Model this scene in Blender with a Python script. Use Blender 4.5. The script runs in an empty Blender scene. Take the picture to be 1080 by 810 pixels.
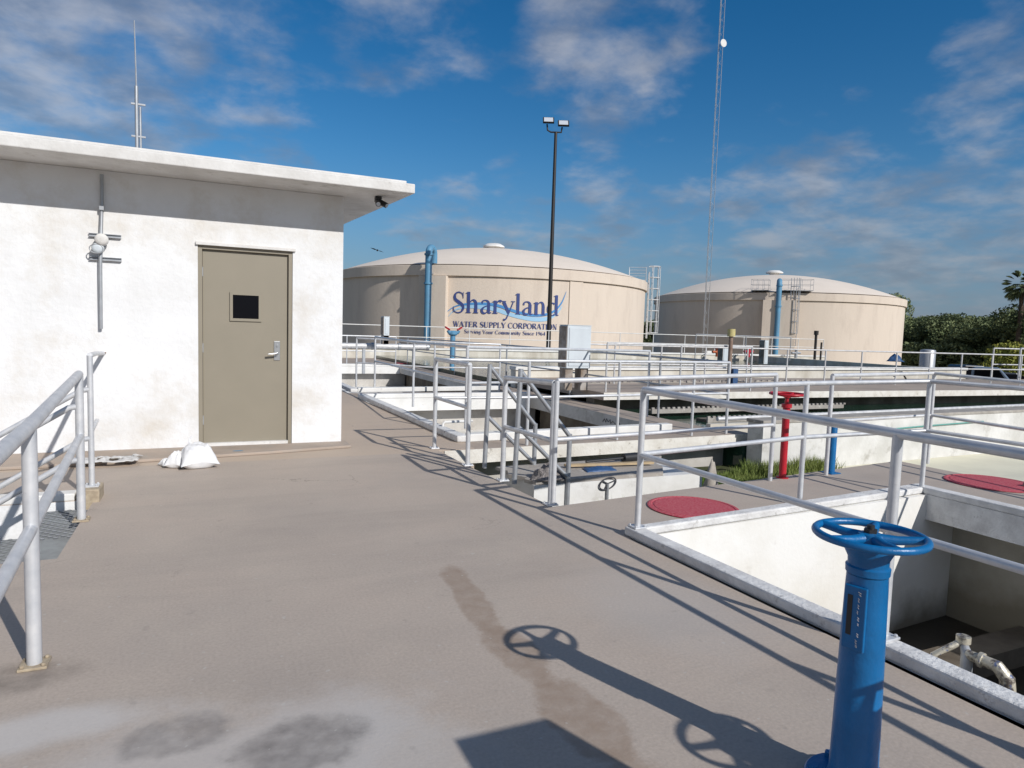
import bpy, bmesh, math, random
from mathutils import Vector, Matrix, noise
R = math.radians
S = bpy.context.scene
C = S.collection
random.seed(7)

# ------------------------------------------------------------------ camera
FPX, CX, CY, CH = 710.0, 540.0, 405.0, 1.40
ROLL = math.atan(.031); PITCH = math.atan(55 * math.cos(ROLL) / FPX); YAW = R(24.455)
Fv = Vector((math.sin(YAW) * math.cos(PITCH), math.cos(YAW) * math.cos(PITCH), -math.sin(PITCH)))
R0 = Vector((math.cos(YAW), -math.sin(YAW), 0)); U0 = R0.cross(Fv)
Rv = R0 * math.cos(ROLL) + U0 * math.sin(ROLL); Uv = -R0 * math.sin(ROLL) + U0 * math.cos(ROLL)
cam = bpy.data.cameras.new('camera'); co = bpy.data.objects.new('camera', cam); C.objects.link(co)
co.matrix_world = Matrix(((Rv.x, Uv.x, -Fv.x, 0), (Rv.y, Uv.y, -Fv.y, 0), (Rv.z, Uv.z, -Fv.z, CH), (0, 0, 0, 1)))
cam.sensor_width = 36; cam.lens = FPX / 1080 * 36; cam.clip_start = .05; cam.clip_end = 3000
S.camera = co

def ray(x, y): return Fv + Rv * ((x - CX) / FPX) + Uv * ((CY - y) / FPX)
def gp(x, y, z=0.0):            # survey helper: where a sight line meets the level plane z
    d = ray(x, y); t = (z - CH) / d.z
    return Vector((d.x * t, d.y * t, z))
def onY(x, y, Y):
    d = ray(x, y); t = Y / d.y
    return Vector((d.x * t, Y, CH + d.z * t))

# ------------------------------------------------------------------ materials
def nt(name):
    m = bpy.data.materials.new(name); m.use_nodes = True
    t = m.node_tree; b = t.nodes['Principled BSDF']
    return m, t, b
def N(t, typ, **k):
    n = t.nodes.new(typ)
    for a, v in k.items(): setattr(n, a, v)
    return n
def noise_fac(t, scale, detail=6, rough=.6, lo=.35, hi=.65, stretch=None, dist=0):
    tc = N(t, 'ShaderNodeTexCoord'); mp = N(t, 'ShaderNodeMapping')
    t.links.new(tc.outputs['Object'], mp.inputs[0])
    if stretch: mp.inputs['Scale'].default_value = stretch
    n = N(t, 'ShaderNodeTexNoise'); n.inputs['Scale'].default_value = scale
    n.inputs['Detail'].default_value = detail; n.inputs['Roughness'].default_value = rough
    n.inputs['Distortion'].default_value = dist
    t.links.new(mp.outputs[0], n.inputs[0])
    r = N(t, 'ShaderNodeMapRange'); r.inputs[1].default_value = lo; r.inputs[2].default_value = hi
    t.links.new(n.outputs['Fac'], r.inputs[0])
    return r.outputs[0], n
def mixc(t, fac, a, b):
    m = N(t, 'ShaderNodeMix', data_type='RGBA')
    if isinstance(fac, (int, float)): m.inputs[0].default_value = fac
    else: t.links.new(fac, m.inputs[0])
    for i, v in ((6, a), (7, b)):
        if isinstance(v, tuple): m.inputs[i].default_value = (*v, 1)
        else: t.links.new(v, m.inputs[i])
    return m.outputs[2]
def math_(t, op, a, b=None, c=None):
    m = N(t, 'ShaderNodeMath', operation=op)
    for i, v in enumerate((a, b, c)):
        if v is None: continue
        if isinstance(v, (int, float)): m.inputs[i].default_value = v
        else: t.links.new(v, m.inputs[i])
    return m.outputs[0]
def bump(t, b, h, strength=.3, dist=.01):
    n = N(t, 'ShaderNodeBump'); n.inputs['Strength'].default_value = strength; n.inputs['Distance'].default_value = dist
    t.links.new(h, n.inputs['Height']); t.links.new(n.outputs[0], b.inputs['Normal'])
def simple(name, col, rough=.6, metal=0, var=None, scale=8, bs=0, bscale=60, spec=.5, bd=.01, var2=None, scale2=2, stretch=None, thr=(.35, .65), thr2=(.5, .7)):
    m, t, b = nt(name)
    b.inputs['Roughness'].default_value = rough; b.inputs['Metallic'].default_value = metal
    b.inputs['Specular IOR Level'].default_value = spec
    if var:
        f, _ = noise_fac(t, scale, stretch=stretch, lo=thr[0], hi=thr[1]); c = mixc(t, f, col, var)
        if var2:
            f2, _ = noise_fac(t, scale2, detail=10, rough=.7, lo=thr2[0], hi=thr2[1], stretch=stretch); c = mixc(t, f2, c, var2)
        t.links.new(c, b.inputs['Base Color'])
    else: b.inputs['Base Color'].default_value = (*col, 1)
    if bs:
        f, n = noise_fac(t, bscale, detail=8, lo=0, hi=1); bump(t, b, f, bs, bd)
    return m
M = {}
M['white_wall'] = simple('white_stucco', (.76, .765, .77), .85, 0, (.69, .69, .685), 1.6, .38, 14, .2, .02, (.60, .56, .50), 1.1, thr=(.45, .75), thr2=(.50, .74))
M['white_roof'] = simple('white_roof_paint', (.74, .73, .71), .8, 0, (.60, .585, .56), 3, .4, 30, .2, .012, (.36, .33, .29), 5, thr2=(.58, .78))
M['white_basin'] = simple('white_basin_paint', (.76, .755, .74), .75, 0, (.64, .63, .60), 2.2, .3, 25, .3, .01, (.40, .37, .33), 4, thr2=(.60, .82))
M['kerb'] = simple('worn_white_kerb_paint', (.76, .755, .74), .8, 0, (.58, .57, .56), 7, .6, 45, .2, .015, (.24, .22, .20), 9, thr2=(.60, .74))
M['rim_concrete'] = simple('raw_rim_concrete', (.40, .375, .34), .9, 0, (.28, .255, .23), 4, .5, 40, .2, .01, (.60, .57, .53), 7, thr2=(.58, .7))
M['cream_wall'] = simple('cream_channel_wall', (.68, .65, .58), .85, 0, (.48, .44, .37), 1.6, .3, 25, .2, .01, (.24, .21, .17), 4, stretch=(1, 1, .5), thr2=(.63, .8))
M['tank'] = simple('beige_tank_coating', (.69, .595, .50), .85, 0, (.64, .55, .46), .35, .35, 6, .2, .03, (.58, .495, .415), 1.1, stretch=(1, 1, .25))
M['dome'] = simple('beige_dome_coating', (.75, .665, .575), .8, 0, (.70, .62, .535), .3, .1, 6, .2)
M['rail'] = simple('weathered_aluminium', (.70, .70, .705), .42, .3, (.54, .555, .58), 9, .12, 90, .5, .003, (.36, .33, .30), 22, thr2=(.66, .78))
M['rail_thin'] = simple('dull_aluminium', (.66, .655, .645), .5, .2, (.48, .48, .49), 9)
M['galv'] = simple('dull_galvanised_steel', (.42, .44, .46), .5, .5, (.34, .35, .37), 9)
M['rust'] = simple('rusty_steel', (.20, .12, .085), .8, .1, (.32, .24, .19), 7)
M['plate'] = simple('tan_base_plate', (.50, .42, .30), .7, .2, (.35, .28, .2), 20)
M['door'] = simple('taupe_door_paint', (.262, .232, .178), .5, 0, (.25, .222, .17), 3, .04, 90)
M['steel'] = simple('satin_steel', (.62, .62, .62), .3, .9)
M['black'] = simple('black_plastic', (.02, .02, .022), .5)
M['dark_pole'] = simple('dark_bronze_pole', (.022, .018, .016), .5)
M['glass'] = simple('dark_window_glass', (.006, .006, .008), .12, 0, spec=.12)
M['blue'] = simple('blue_enamel', (.004, .14, .37), .34, 0, (.004, .11, .29), 5, .5, 28, .5, .006, (.03, .045, .07), 16, thr2=(.70, .76))
M['pipe_blue'] = simple('faded_blue_pipe', (.10, .29, .46), .55, 0, (.10, .24, .37), 1.5)
M['red'] = simple('red_enamel', (.48, .012, .025), .4, 0, (.36, .01, .02), 6, .3, 30, .5, .004)
M['red_cover'] = simple('red_cover_paint', (.44, .04, .07), .75, 0, (.50, .15, .16), 60, .5, 90, .3, .01)
M['plasticbag'] = simple('white_woven_plastic', (.80, .80, .80), .45, 0, (.70, .70, .71), 9, .5, 120, .5, .004)
M['sheet'] = simple('torn_grey_sheeting', (.66, .65, .64), .7, 0, (.5, .49, .47), 12, .4, 30)
M['cabinet'] = simple('pale_grey_cabinet', (.60, .65, .68), .5, 0, (.53, .57, .60), 2)
M['cabinet_rust'] = simple('brown_cabinet_side', (.20, .15, .11), .8, 0, (.38, .35, .32), 4)
M['navy'] = simple('navy_lettering', (.035, .06, .21), .7)
M['sw_blue'] = simple('blue_swoosh_paint', (.07, .26, .55), .7)
M['sw_light'] = simple('light_blue_swoosh_paint', (.33, .55, .74), .7)
M['yellow'] = simple('faded_yellow_paint', (.60, .52, .20), .7, 0, (.45, .38, .2), 9)
M['orange'] = simple('orange_red_paint', (.45, .12, .05), .6)
M['wall_w'] = simple('stained_white_wall', (.68, .67, .65), .8, 0, (.52, .51, .48), 1.8, .4, 22, .3, .01, (.26, .24, .20), 3, thr2=(.56, .80))
M['tarp'] = simple('dark_blue_plastic', (.025, .07, .18), .5, 0, (.04, .1, .22), 20)
M['wood'] = simple('pale_timber', (.50, .38, .23), .8, 0, (.4, .3, .18), 8)
M['gravel_pile'] = simple('grey_gravel', (.36, .33, .32), .95, 0, (.2, .18, .17), 45, .9, 60, .2, .03)
M['lid_slab'] = simple('rough_concrete_lid', (.40, .365, .325), .9, 0, (.30, .27, .24), 3, .5, 40, .2, .01, (.5, .47, .43), 6)
M['wet_floor'] = simple('damp_basin_floor', (.02, .017, .013), .4, 0, (.05, .042, .032), 1.5, .3, 14)
M['cream_floor'] = simple('cream_painted_floor', (.72, .69, .54), .8, 0, (.64, .61, .48), 1.5, .1, 30)
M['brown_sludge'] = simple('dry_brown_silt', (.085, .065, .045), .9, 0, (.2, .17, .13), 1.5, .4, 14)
M['foil'] = simple('white_painted_fitting', (.58, .54, .44), .35, .3, (.12, .10, .09), 16, .4, 40, thr=(.48, .60), var2=(.12, .16, .30), scale2=22, thr2=(.58, .64))
M['bark'] = simple('grey_brown_bark', (.11, .085, .065), .95, 0, (.06, .045, .035), 6, .6, 25, .2, .05)
M['car_dark'] = simple('dark_car_paint', (.015, .018, .03), .25)
M['car_blue'] = simple('silver_blue_car_paint', (.22, .27, .34), .3, .4)
M['tyre'] = simple('tyre_rubber', (.02, .02, .02), .85)
M['mesh_tread'] = simple('grey_tread_metal', (.33, .35, .35), .55, .4, (.25, .26, .26), 9)
M['scribble'] = simple('dark_marker_and_shadow', (.06, .06, .07), .8)
M['rubber_green'] = simple('teal_plastic_tube', (.10, .32, .28), .5)
M['lens'] = simple('floodlight_glass', (.55, .58, .62), .15)

def inner_mat(name, a, b_, zl):
    m, t, b = nt(name); b.inputs['Roughness'].default_value = .75
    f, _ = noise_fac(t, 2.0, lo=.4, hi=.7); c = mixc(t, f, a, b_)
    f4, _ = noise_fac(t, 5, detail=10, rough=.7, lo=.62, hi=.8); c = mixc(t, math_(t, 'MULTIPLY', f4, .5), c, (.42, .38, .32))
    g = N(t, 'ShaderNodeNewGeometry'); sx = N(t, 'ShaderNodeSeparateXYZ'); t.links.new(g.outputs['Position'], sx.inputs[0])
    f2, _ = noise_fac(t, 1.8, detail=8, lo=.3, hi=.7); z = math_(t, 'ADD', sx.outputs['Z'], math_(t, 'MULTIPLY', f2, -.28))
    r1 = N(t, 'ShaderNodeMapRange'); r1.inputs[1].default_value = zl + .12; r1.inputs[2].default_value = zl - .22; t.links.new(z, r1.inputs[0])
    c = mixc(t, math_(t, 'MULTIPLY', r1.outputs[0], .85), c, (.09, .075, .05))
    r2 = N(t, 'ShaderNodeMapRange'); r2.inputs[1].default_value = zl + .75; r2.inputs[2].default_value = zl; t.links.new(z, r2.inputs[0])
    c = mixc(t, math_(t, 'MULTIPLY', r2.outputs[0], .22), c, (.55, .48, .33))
    t.links.new(c, b.inputs['Base Color']); f3, _ = noise_fac(t, 25, detail=8, lo=0, hi=1); bump(t, b, f3, .3, .01)
    return m
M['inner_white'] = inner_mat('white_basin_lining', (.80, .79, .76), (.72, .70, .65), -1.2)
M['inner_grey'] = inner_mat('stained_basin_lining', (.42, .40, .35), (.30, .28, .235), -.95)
def water_mat():
    m, t, b = nt('green_basin_water')
    b.inputs['Base Color'].default_value = (.018, .05, .032, 1); b.inputs['Roughness'].default_value = .08
    b.inputs['IOR'].default_value = 1.33
    f, n = noise_fac(t, 3, detail=3, lo=0, hi=1, stretch=(1, 2.2, 1)); bump(t, b, f, .25, .03)
    return m
M['water'] = water_mat()

def leaf_mat(name, a, b_, c):
    m, t, b = nt(name)
    g = N(t, 'ShaderNodeNewGeometry'); r = N(t, 'ShaderNodeMapRange')
    t.links.new(g.outputs['Random Per Island'], r.inputs[0])
    f, n = noise_fac(t, .45, detail=3, lo=.38, hi=.62)
    c1 = mixc(t, r.outputs[0], a, b_); c2 = mixc(t, f, c1, c)
    t.links.new(c2, b.inputs['Base Color']); b.inputs['Roughness'].default_value = .7
    b.inputs['Specular IOR Level'].default_value = .2
    try:
        b.inputs['Transmission Weight'].default_value = 0
    except Exception: pass
    return m
M['leaf'] = leaf_mat('mesquite_leaves', (.20, .235, .11), (.30, .33, .16), (.16, .20, .09))
M['leaf_dark'] = leaf_mat('dark_leaves', (.12, .15, .07), (.18, .21, .10), (.09, .12, .055))
M['leaf_yellow'] = leaf_mat('yellow_green_leaves', (.20, .22, .04), (.32, .30, .06), (.12, .15, .03))
M['grass'] = leaf_mat('grass_blades', (.10, .19, .035), (.17, .26, .05), (.20, .24, .07))

def deck_mat():
    m, t, b = nt('weathered_deck_concrete')
    tc = N(t, 'ShaderNodeTexCoord'); P = tc.outputs['Object']
    f1, _ = noise_fac(t, .55, detail=8, lo=.35, hi=.68)
    col = mixc(t, f1, (.51, .425, .355), (.43, .37, .32))
    f2, _ = noise_fac(t, 2.4, detail=10, rough=.7, lo=.45, hi=.75, stretch=(1, .6, 1))
    col = mixc(t, math_(t, 'MULTIPLY', f2, .6), col, (.53, .455, .38))
    f2b, _ = noise_fac(t, 1.3, detail=9, rough=.65, lo=.48, hi=.70, stretch=(.35, 1.3, 1), dist=.6)
    col = mixc(t, math_(t, 'MULTIPLY', f2b, .5), col, (.36, .31, .27))
    f3, _ = noise_fac(t, 70, detail=4, lo=.3, hi=.75)
    col = mixc(t, math_(t, 'MULTIPLY', f3, .4), col, (.25, .215, .18))
    nz = N(t, 'ShaderNodeTexNoise'); nz.inputs['Scale'].default_value = 3.2; nz.inputs['Detail'].default_value = 8
    nz.inputs['Roughness'].default_value = .65; t.links.new(P, nz.inputs[0])
    nb = N(t, 'ShaderNodeTexNoise'); nb.inputs['Scale'].default_value = 14; nb.inputs['Detail'].default_value = 6
    t.links.new(P, nb.inputs[0])
    def blob(x, y, rx, ry, ang=0, soft=.35, amp=1.1):
        mp = N(t, 'ShaderNodeMapping', vector_type='TEXTURE')
        mp.inputs['Location'].default_value = (x, y, 0); mp.inputs['Rotation'].default_value = (0, 0, ang)
        mp.inputs['Scale'].default_value = (rx, ry, 1e3); t.links.new(P, mp.inputs[0])
        ln = N(t, 'ShaderNodeVectorMath', operation='LENGTH'); t.links.new(mp.outputs[0], ln.inputs[0])
        d = math_(t, 'ADD', ln.outputs['Value'], math_(t, 'MULTIPLY', math_(t, 'SUBTRACT', nz.outputs['Fac'], .5), amp))
        r = N(t, 'ShaderNodeMapRange', interpolation_type='SMOOTHSTEP')
        r.inputs[1].default_value = 1 + soft / 2; r.inputs[2].default_value = 1 - soft / 2
        t.links.new(d, r.inputs[0]); return r.outputs[0]
    # tan slab beyond the cold joint
    sx = N(t, 'ShaderNodeSeparateXYZ'); t.links.new(P, sx.inputs[0])
    jy = N(t, 'ShaderNodeMapRange'); jy.inputs[1].default_value = 7.27; jy.inputs[2].default_value = 7.33
    t.links.new(sx.outputs['Y'], jy.inputs[0])
    col = mixc(t, math_(t, 'MULTIPLY', jy.outputs[0], .55), col, (.52, .41, .31))
    # pale wash lower left and grey wash in the middle
    A = gp(150, 800); col = mixc(t, math_(t, 'MULTIPLY', blob(A.x + .1, A.y - .16, .75, .32, .15, .9, 2.0), .6), col, (.52, .49, .465))
    A = gp(400, 790); col = mixc(t, math_(t, 'MULTIPLY', blob(A.x - .05, A.y - .12, .38, .30, .1, .9, 2.0), .5), col, (.48, .455, .43))
    A = gp(40, 770); col = mixc(t, math_(t, 'MULTIPLY', blob(A.x, A.y, .3, .12, 0, .9), .6), col, (.58, .56, .54))
    A = gp(700, 640); col = mixc(t, math_(t, 'MULTIPLY', blob(A.x, A.y, .35, .5, .1, 1.2), .35), col, (.43, .415, .40))
    # dark damp spots
    A = gp(195, 775); col = mixc(t, math_(t, 'MULTIPLY', math_(t, 'MULTIPLY', blob(A.x, A.y, .19, .11, 0, .5, 1.8), nb.outputs['Fac']), .9), col, (.17, .155, .145))
    A = gp(312, 786); col = mixc(t, math_(t, 'MULTIPLY', math_(t, 'MULTIPLY', blob(A.x, A.y, .20, .15, 0, .45, 1.7), nb.outputs['Fac']), 1.05), col, (.16, .145, .135))
    # long patched strip
    for (ax, ay, bx, by, w) in ((478, 605, 520, 665, .085), (520, 665, 575, 720, .10), (575, 720, 655, 800, .12), (655, 800, 720, 880, .12)):
        a, c = gp(ax, ay), gp(bx, by); mid = (a + c) / 2; L = (c - a).length / 2 * 1.25
        bl = math_(t, 'MULTIPLY', blob(mid.x, mid.y, L, w, math.atan2(c.y - a.y, c.x - a.x), .35, 1.7), math_(t, 'ADD', math_(t, 'MULTIPLY', nb.outputs['Fac'], 1.2), .1))
        col = mixc(t, math_(t, 'MULTIPLY', bl, .85), col, (.29, .215, .16))
    # rust / soot by the post foot
    A = gp(20, 715); col = mixc(t, math_(t, 'MULTIPLY', math_(t, 'MULTIPLY', blob(A.x, A.y, .22, .12, 0, .9), nb.outputs['Fac']), .8), col, (.10, .085, .07))
    # faint spots across the slab
    f5, _ = noise_fac(t, 9, detail=3, lo=.66, hi=.72); col = mixc(t, math_(t, 'MULTIPLY', f5, .2), col, (.2, .18, .16))
    f6, _ = noise_fac(t, 26, detail=1, lo=.73, hi=.76); col = mixc(t, math_(t, 'MULTIPLY', f6, .5), col, (.50, .48, .44))
    # cracks
    mp = N(t, 'ShaderNodeMixRGB'); mp.inputs[0].default_value = .25
    t.links.new(P, mp.inputs[1]); t.links.new(nz.outputs['Color'], mp.inputs[2])
    v = N(t, 'ShaderNodeTexVoronoi', feature='DISTANCE_TO_EDGE'); v.inputs['Scale'].default_value = .8
    t.links.new(mp.outputs[0], v.inputs['Vector'])
    cr = N(t, 'ShaderNodeMapRange'); cr.inputs[1].default_value = .0032; cr.inputs[2].default_value = .0012
    t.links.new(v.outputs['Distance'], cr.inputs[0])
    f7, _ = noise_fac(t, .9, detail=2, lo=.56, hi=.64)
    crk = math_(t, 'MULTIPLY', cr.outputs[0], f7)
    col = mixc(t, math_(t, 'MULTIPLY', crk, .5), col, (.16, .14, .12))
    t.links.new(col, b.inputs['Base Color'])
    rr = N(t, 'ShaderNodeMapRange'); rr.inputs[3].default_value = .62; rr.inputs[4].default_value = .9
    t.links.new(nz.outputs['Fac'], rr.inputs[0]); t.links.new(rr.outputs[0], b.inputs['Roughness'])
    b.inputs['Specular IOR Level'].default_value = .3
    h = math_(t, 'ADD', math_(t, 'MULTIPLY', f3, .35), math_(t, 'MULTIPLY', nz.outputs['Fac'], .9))
    h = math_(t, 'SUBTRACT', h, math_(t, 'MULTIPLY', crk, 1.2))
    bump(t, b, h, .28, .005)
    return m
M['deck'] = deck_mat()
M['walk'] = simple('brown_walkway_concrete', (.42, .345, .285), .9, 0, (.33, .275, .23), 1.6, .4, 40, .2, .006, (.36, .32, .28), 4)
M['slab_edge'] = simple('chipped_slab_edge_paint', (.76, .735, .68), .85, 0, (.62, .585, .52), 5, .6, 40, .2, .01, (.22, .19, .16), 10, thr2=(.60, .72))
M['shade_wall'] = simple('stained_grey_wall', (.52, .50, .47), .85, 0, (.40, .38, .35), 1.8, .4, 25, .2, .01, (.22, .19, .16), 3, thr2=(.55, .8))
M['dirt'] = simple('dry_dirt', (.25, .21, .16), .95, 0, (.17, .15, .10), .5, .6, 5, .2, .05, (.10, .13, .05), .15)
M['lower_dirt'] = simple('weedy_dirt', (.10, .10, .055), .95, 0, (.06, .075, .03), 3, .6, 20, .2, .03)

# ------------------------------------------------------------------ mesh tools
class MB:
    def __init__(s): s.v = []; s.f = []
    def add(s, vs, fs):
        o = len(s.v); s.v += [Vector(p) for p in vs]; s.f += [tuple(i + o for i in f) for f in fs]; return s
    def box(s, a, b):
        (x0, y0, z0), (x1, y1, z1) = a, b
        x0, x1 = sorted((x0, x1)); y0, y1 = sorted((y0, y1)); z0, z1 = sorted((z0, z1))
        return s.prism([(x0, y0), (x1, y0), (x1, y1), (x0, y1)], z0, z1)
    def prism(s, poly, z0, z1):
        poly = [(p[0], p[1]) for p in poly]; n = len(poly)
        ar = sum(poly[i][0] * poly[(i + 1) % n][1] - poly[(i + 1) % n][0] * poly[i][1] for i in range(n))
        if ar < 0: poly = poly[::-1]
        vs = [(x, y, z0) for x, y in poly] + [(x, y, z1) for x, y in poly]
        return s.add(vs, [tuple(range(n))[::-1], tuple(range(n, 2 * n))] + [(i, (i + 1) % n, n + (i + 1) % n, n + i) for i in range(n)])
    def obox(s, c, ax, ay, az):     # oriented box: centre and half-axes
        c, ax, ay, az = map(Vector, (c, ax, ay, az)); vs = []
        for k in (-1, 1):
            for i, j in ((-1, -1), (1, -1), (1, 1), (-1, 1)): vs.append(c + ax * i + ay * j + az * k)
        return s.add(vs, [(3, 2, 1, 0), (4, 5, 6, 7), (0, 1, 5, 4), (1, 2, 6, 5), (2, 3, 7, 6), (3, 0, 4, 7)])
    def tube(s, path, r, n=10, closed=False, caps=True):
        P = [Vector(p) for p in path]; m = len(P); rs = r if isinstance(r, (list, tuple)) else [r] * m
        T = []
        for i in range(m):
            a = P[(i - 1) % m] if (closed or i > 0) else P[i]; b = P[(i + 1) % m] if (closed or i < m - 1) else P[i]
            T.append((b - a).normalized())
        up = Vector((0, 0, 1)) if abs(T[0].z) < .9 else Vector((1, 0, 0))
        nx = T[0].cross(up).normalized(); vs = []
        for i in range(m):
            nx = (nx - T[i] * nx.dot(T[i])).normalized(); ny = T[i].cross(nx)
            for k in range(n):
                a = 2 * math.pi * k / n; vs.append(P[i] + (nx * math.cos(a) + ny * math.sin(a)) * rs[i])
        fs = []
        for i in range(m if closed else m - 1):
            j = (i + 1) % m
            for k in range(n): fs.append((i * n + k, i * n + (k + 1) % n, j * n + (k + 1) % n, j * n + k))
        if caps and not closed: fs += [tuple(range(n))[::-1], tuple(range((m - 1) * n, m * n))]
        return s.add(vs, fs)
    def lathe(s, prof, c=(0, 0, 0), n=24, a0=0, a1=2 * math.pi):
        c = Vector(c); full = abs(a1 - a0 - 2 * math.pi) < 1e-6; k = n if full else n + 1; vs = []; fs = []
        for r, z in prof:
            for i in range(k):
                a = a0 + (a1 - a0) * i / n; vs.append(c + Vector((r * math.cos(a), r * math.sin(a), z)))
        for j in range(len(prof) - 1):
            for i in range(n):
                i2 = (i + 1) % k; fs.append((j * k + i, j * k + i2, (j + 1) * k + i2, (j + 1) * k + i))
        if full: fs += [tuple(range(k))[::-1], tuple(range((len(prof) - 1) * k, len(prof) * k))]
        return s.add(vs, fs)
    def build(s, name, mat, parent=None, origin=None, smooth=None, bevel=0):
        base = Vector(parent['_w']) if parent is not None else Vector((0, 0, 0))
        og = Vector(origin) if origin is not None else base
        me = bpy.data.meshes.new(name); me.from_pydata([p - og for p in s.v], [], s.f)
        me.materials.append(M[mat] if isinstance(mat, str) else mat)
        if smooth is not None:
            me.polygons.foreach_set('use_smooth', [True] * len(me.polygons))
            try: me.set_sharp_from_angle(angle=R(smooth))
            except Exception: pass
        o = bpy.data.objects.new(name, me); C.objects.link(o)
        if parent is not None: o.parent = parent
        o.location = og - base; o['_w'] = tuple(og)
        if bevel:
            b = o.modifiers.new('bevel', 'BEVEL'); b.width = bevel; b.segments = 2; b.limit_method = 'ANGLE'; b.angle_limit = R(50)
        return o
def tag(o, label, cat, group=None):
    o['label'] = label; o['category'] = cat
    if group: o['group'] = group
    return o
def thing(name, label, cat, loc=(0, 0, 0), group=None):
    o = bpy.data.objects.new(name, None); C.objects.link(o); o.location = loc; o['_w'] = tuple(loc)
    return tag(o, label, cat, group)
def struct(o, kind='structure'): o['kind'] = kind; return o
def copy_tree(o, parent=None):
    c = o.copy(); C.objects.link(c)
    if parent is not None: c.parent = parent
    for ch in list(o.children): copy_tree(ch, c)
    return c
def V(*a): return Vector(a)
def up(p, z): return Vector((p[0], p[1], z))
def lerp(a, b, t): return a + (b - a) * t

# ------------------------------------------------------------------ ground and decks (setting)
g = MB().add([(-900, -900, -1.6), (900, -900, -1.6), (900, 900, -1.6), (-900, 900, -1.6)], [(0, 1, 2, 3)])
struct(g.build('ground', 'dirt'))

e1, e2, e3, e4 = gp(462, 475), gp(493, 491), gp(530, 509), gp(583, 534.5)
kc = gp(658, 564); kb = gp(1080, 765); kdir = (kb - kc).normalized(); knear = kc + kdir * 6.5   # basin edge running back past the camera
wfR = gp(947, 486)                      # far right corner of the cross walkway
eX = 7.56
b1c = gp(680, 556.7, .06); b1f = gp(974, 514, .06)      # inner corners of the basin
b1R = b1f.x
SX = -.80                               # stairwell edge on the left
OY0, OY1 = 4.57, 6.02
md = MB()
md.prism([(SX, -4), (knear.x, -4), (knear.x, knear.y), (kc.x, kc.y), (2.72, kc.y + .05), (e4.x, e4.y), (e3.x, e3.y), (e2.x, e2.y), (e1.x, e1.y), (SX, e1.y)], -.25, 0)
md.prism([(SX, e1.y), (2.90, e1.y), (2.95, 7.95), (2.72, 13.0), (2.72, 30), (SX, 30)], -.25, 0)
md.prism([(-14, -4), (SX, -4), (SX, OY0), (-14, OY0)], -.25, 0)
md.prism([(-14, OY1), (SX, OY1), (SX, 8.3), (-14, 8.3)], -.25, 0)
deck = struct(md.build('deck', 'deck'))
# cross walkway behind the basin and the walkway on its right
wk = MB()
wk.prism([(2.72, kc.y + .05), (e4.x, e4.y), (wfR.x, wfR.y), (eX, 4.0), (eX, -4), (b1R + .13, -4), (b1R + .13, b1f.y + .02), (b1c.x, b1c.y + .14)], -.22, 0)
struct(wk.build('cross_walkway', 'deck'))
# raised apron slab along the shed wall
aL, aR = gp(100, 489), gp(364, 472.5)
ap = MB().prism([(-3, 7.35), (aL.x, 7.42), (.6, 7.62), (1.52, 7.80), (1.52, 8.14), (-3, 8.14)], .001, .032)
struct(ap.build('apron', 'walk', bevel=.008))

# lower yard between the decks
ly = MB().prism([(2.4, 4.6), (7.45, 5.0), (7.6, 7.75), (2.4, 7.9)], -.9, -.5)
struct(ly.build('yard', 'lower_dirt'))
cf = MB().prism([(7.45, -4), (16, -4), (16, 7.6), (7.45, 7.6)], -.9, -.52)
struct(cf.build('sunken_floor', 'cream_floor'))
MB().box((7.45, -4, -.9), (7.555, 5.3, -.222)).build('walkway_side_wall', 'white_basin')
bpy.data.objects['walkway_side_wall']['kind'] = 'structure'
# sub-walls below deck
sw = MB()
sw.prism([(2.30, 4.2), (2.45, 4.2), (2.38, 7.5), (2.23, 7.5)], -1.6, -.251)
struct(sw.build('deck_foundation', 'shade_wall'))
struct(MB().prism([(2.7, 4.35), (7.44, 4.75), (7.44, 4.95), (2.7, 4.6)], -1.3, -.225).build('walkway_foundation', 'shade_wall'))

struct(MB().prism([(7.47, 3.95), (7.555, 3.95), (7.555, -4), (7.47, -4)], .001, .05).build('walkway_kerb', 'walk', bevel=.008))
struct(MB().prism([(7.60, 5.6), (16, 6.0), (16, 5.2), (7.60, 4.9)], -.519, -.42).build('floor_ledge', 'cream_floor', bevel=.01))
# ------------------------------------------------------------------ near basin
bs = thing('basin', 'nearest open concrete basin with white kerb, dark floor, behind the blue handwheel valve', 'basin', (4.5, 1, 0))
k0 = kc; kin = b1c
ki_near = kin + kdir * 6.3
MB().prism([(k0.x, k0.y), (knear.x, knear.y), (ki_near.x, knear.y), (kin.x, kin.y - .001), (kin.x, k0.y)], .0015, .062).build('kerb', 'kerb', bs, bevel=.012)
MB().prism([(kin.x + .001, kin.y), (b1f.x, b1f.y), (b1f.x, b1f.y + .14), (kin.x + .001, k0.y + .01)], .0015, .06).build('kerb', 'kerb', bs, bevel=.012)
MB().prism([(b1R, b1f.y + .139), (b1R + .13, b1f.y + .139), (b1R + .13, -4), (b1R, -4)], .0015, .063).build('kerb', 'kerb', bs, bevel=.012)
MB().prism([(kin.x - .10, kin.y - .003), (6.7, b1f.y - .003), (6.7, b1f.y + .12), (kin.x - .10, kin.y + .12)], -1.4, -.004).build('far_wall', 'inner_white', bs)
MB().prism([(kin.x - .13, kin.y - .01), (ki_near.x - .13, -4), (ki_near.x - .01, -4), (kin.x - .01, kin.y - .01)], -1.4, 0).build('near_wall', 'white_basin', bs)
MB().box((b1R - .002, -4, -.235), (b1R + .128, b1f.y - .01, .0014)).build('overhang_beam', 'kerb', bs)
MB().box((6.62, -4, -1.4), (6.78, b1f.y, -.23)).build('side_wall', 'inner_grey', bs)
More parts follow.
